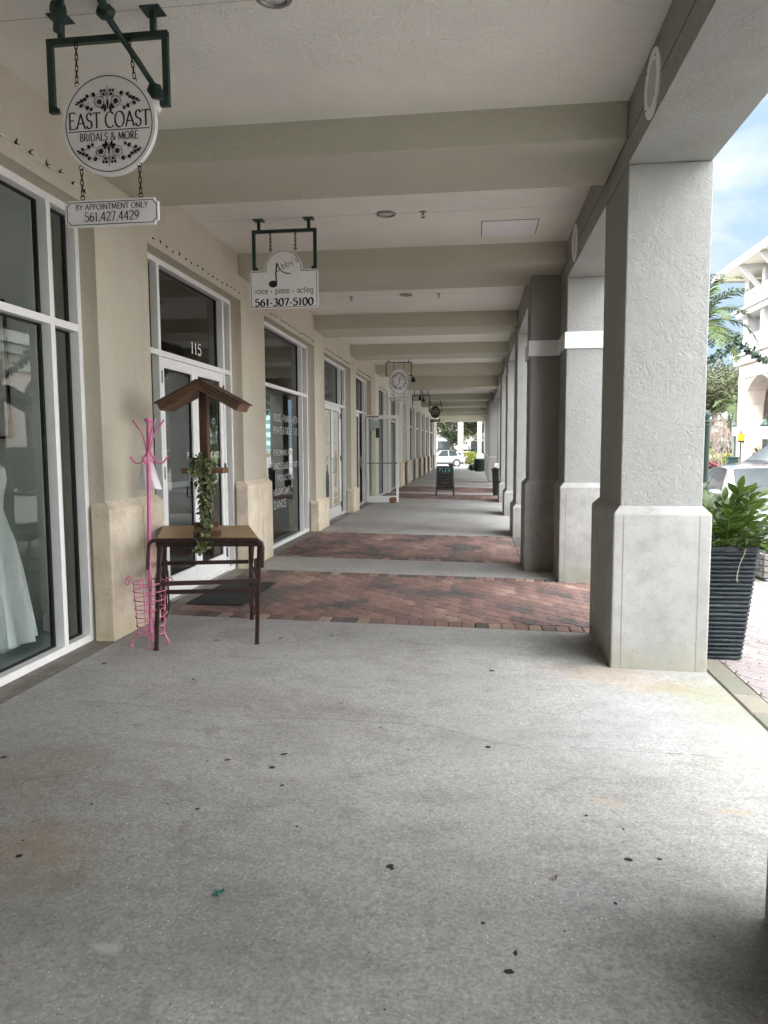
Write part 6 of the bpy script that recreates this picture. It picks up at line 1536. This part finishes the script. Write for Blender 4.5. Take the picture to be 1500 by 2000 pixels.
def lantern(label, loc, zt):
    t_ = thing('street_lamp', label, 'street lamp', loc, group='green lantern lamps across the street'); q = MB(); q.lathe([(.10,0),(.10,.4),(.05,.5),(.04,zt)],(0,0,0),14); q.build('post', M['green_metal'], t_); q = MB(); q.lathe([(.06,zt),(.13,zt+.05),(.19,zt+.55),(.14,zt+.58)],(0,0,0),6); q.build('lantern', plain('milky_glass',(.66,.70,.68),.2), t_); q = MB(); q.lathe([(.22,zt+.56),(.23,zt+.60),(.12,zt+.78),(.03,zt+.84),(.02,zt+.98)],(0,0,0),12); q.build('cap', M['green_metal'], t_); return t_
lantern('green lantern lamp in front of the bare trees beside the peach corner', (14.97,45,gz(15,45)), 2.35); lantern('green lantern lamp by the columns above the black SUV', (11.65,31.5,gz(12,31)), 2.05)
# leafy garland slung on a wire across the street
gw = thing('leaf_garland', 'dark leafy garland slung in swags on a wire across the street', 'garland', (6.6,20,4.3)); rng = random.Random(8); q = MB(); anchors = [(-5.0,.15),(-2.55,.12),(.03,0.),(2.6,.06),(5.2,.1),(6.7,.1)]; path = []
for (xa,za),(xb,zb) in zip(anchors, anchors[1:]):
    for k in range(14): t_ = k/14; path.append((xa+(xb-xa)*t_, 0, za+(zb-za)*t_-.70*4*t_*(1-t_)*(.95 if xb-xa > 2 else .4)))
ivy_run(q, path, .07, 2200, rng, (.06,.12), 0); ivy_run(q, [(.0,0,0),(-.06,0,.12),(.05,0,.14),(.03,0,0)], .06, 80, rng, (.07,.12), 0); q.build('leaves', M['garland'], gw)
q = MB(); q.tube([(-5.0,0,.15),(-2.5,0,.11),(0,0,.05),(2.6,0,.06),(6.75,0,.12)], .004, 5); q.tube(path, .006, 5); q.build('wire', M['black_metal'], gw)
# raised bed with a stone edge between the pot and the sedan
rb = thing('raised_bed', 'low raised planting bed with a grey board edge before the sedan', 'planting bed', (4.35,9.6,-.03)); q = MB()
for k in range(4): q.bbox(-.88,.9,-.35,-.30,.02+k*.075,.085+k*.075,.006); q.bbox(-.90,-.85,-.30,.3,.02+k*.075,.085+k*.075,.006)
q.build('edging', plain('weathered_board',(.19,.18,.17),.85,var=.35,vs=8,bump=.004), rb); q = MB(); q.box(-.85,.9,-.30,.3,0,.29); q.build('soil', M['joint'], rb); q = MB(); rng = random.Random(5)
for _ in range(900): leaf_mesh(q,(rng.uniform(-.84,.88),rng.uniform(-.30,.28),.29),(rng.uniform(-.6,.6),rng.uniform(-.6,.6),1),(rng.uniform(-1,1),-1,.3),rng.uniform(.05,.12),.012,(rng.uniform(.6,1.4),)*3,.2,.3,2)
q.build('ground_cover', M['bush'], rb)

# ------------------------------------------------------------------ render settings
sc.render.engine = 'CYCLES'; cy = sc.cycles
cy.max_bounces = 14; cy.diffuse_bounces = 8; cy.glossy_bounces = 5; cy.transmission_bounces = 6; cy.transparent_max_bounces = 16
cy.use_adaptive_sampling = True; cy.adaptive_threshold = .025; cy.adaptive_min_samples = 24
cy.use_denoising = True
try: cy.denoiser = 'OPENIMAGEDENOISE'; cy.denoising_input_passes = 'RGB_ALBEDO_NORMAL'
except Exception: pass
cy.sample_clamp_indirect = 6.0; cy.caustics_reflective = False; cy.caustics_refractive = False
sc.view_settings.view_transform = 'Standard'; sc.view_settings.look = 'None'; sc.view_settings.gamma = 1.0; sc.view_settings.exposure = EXPO
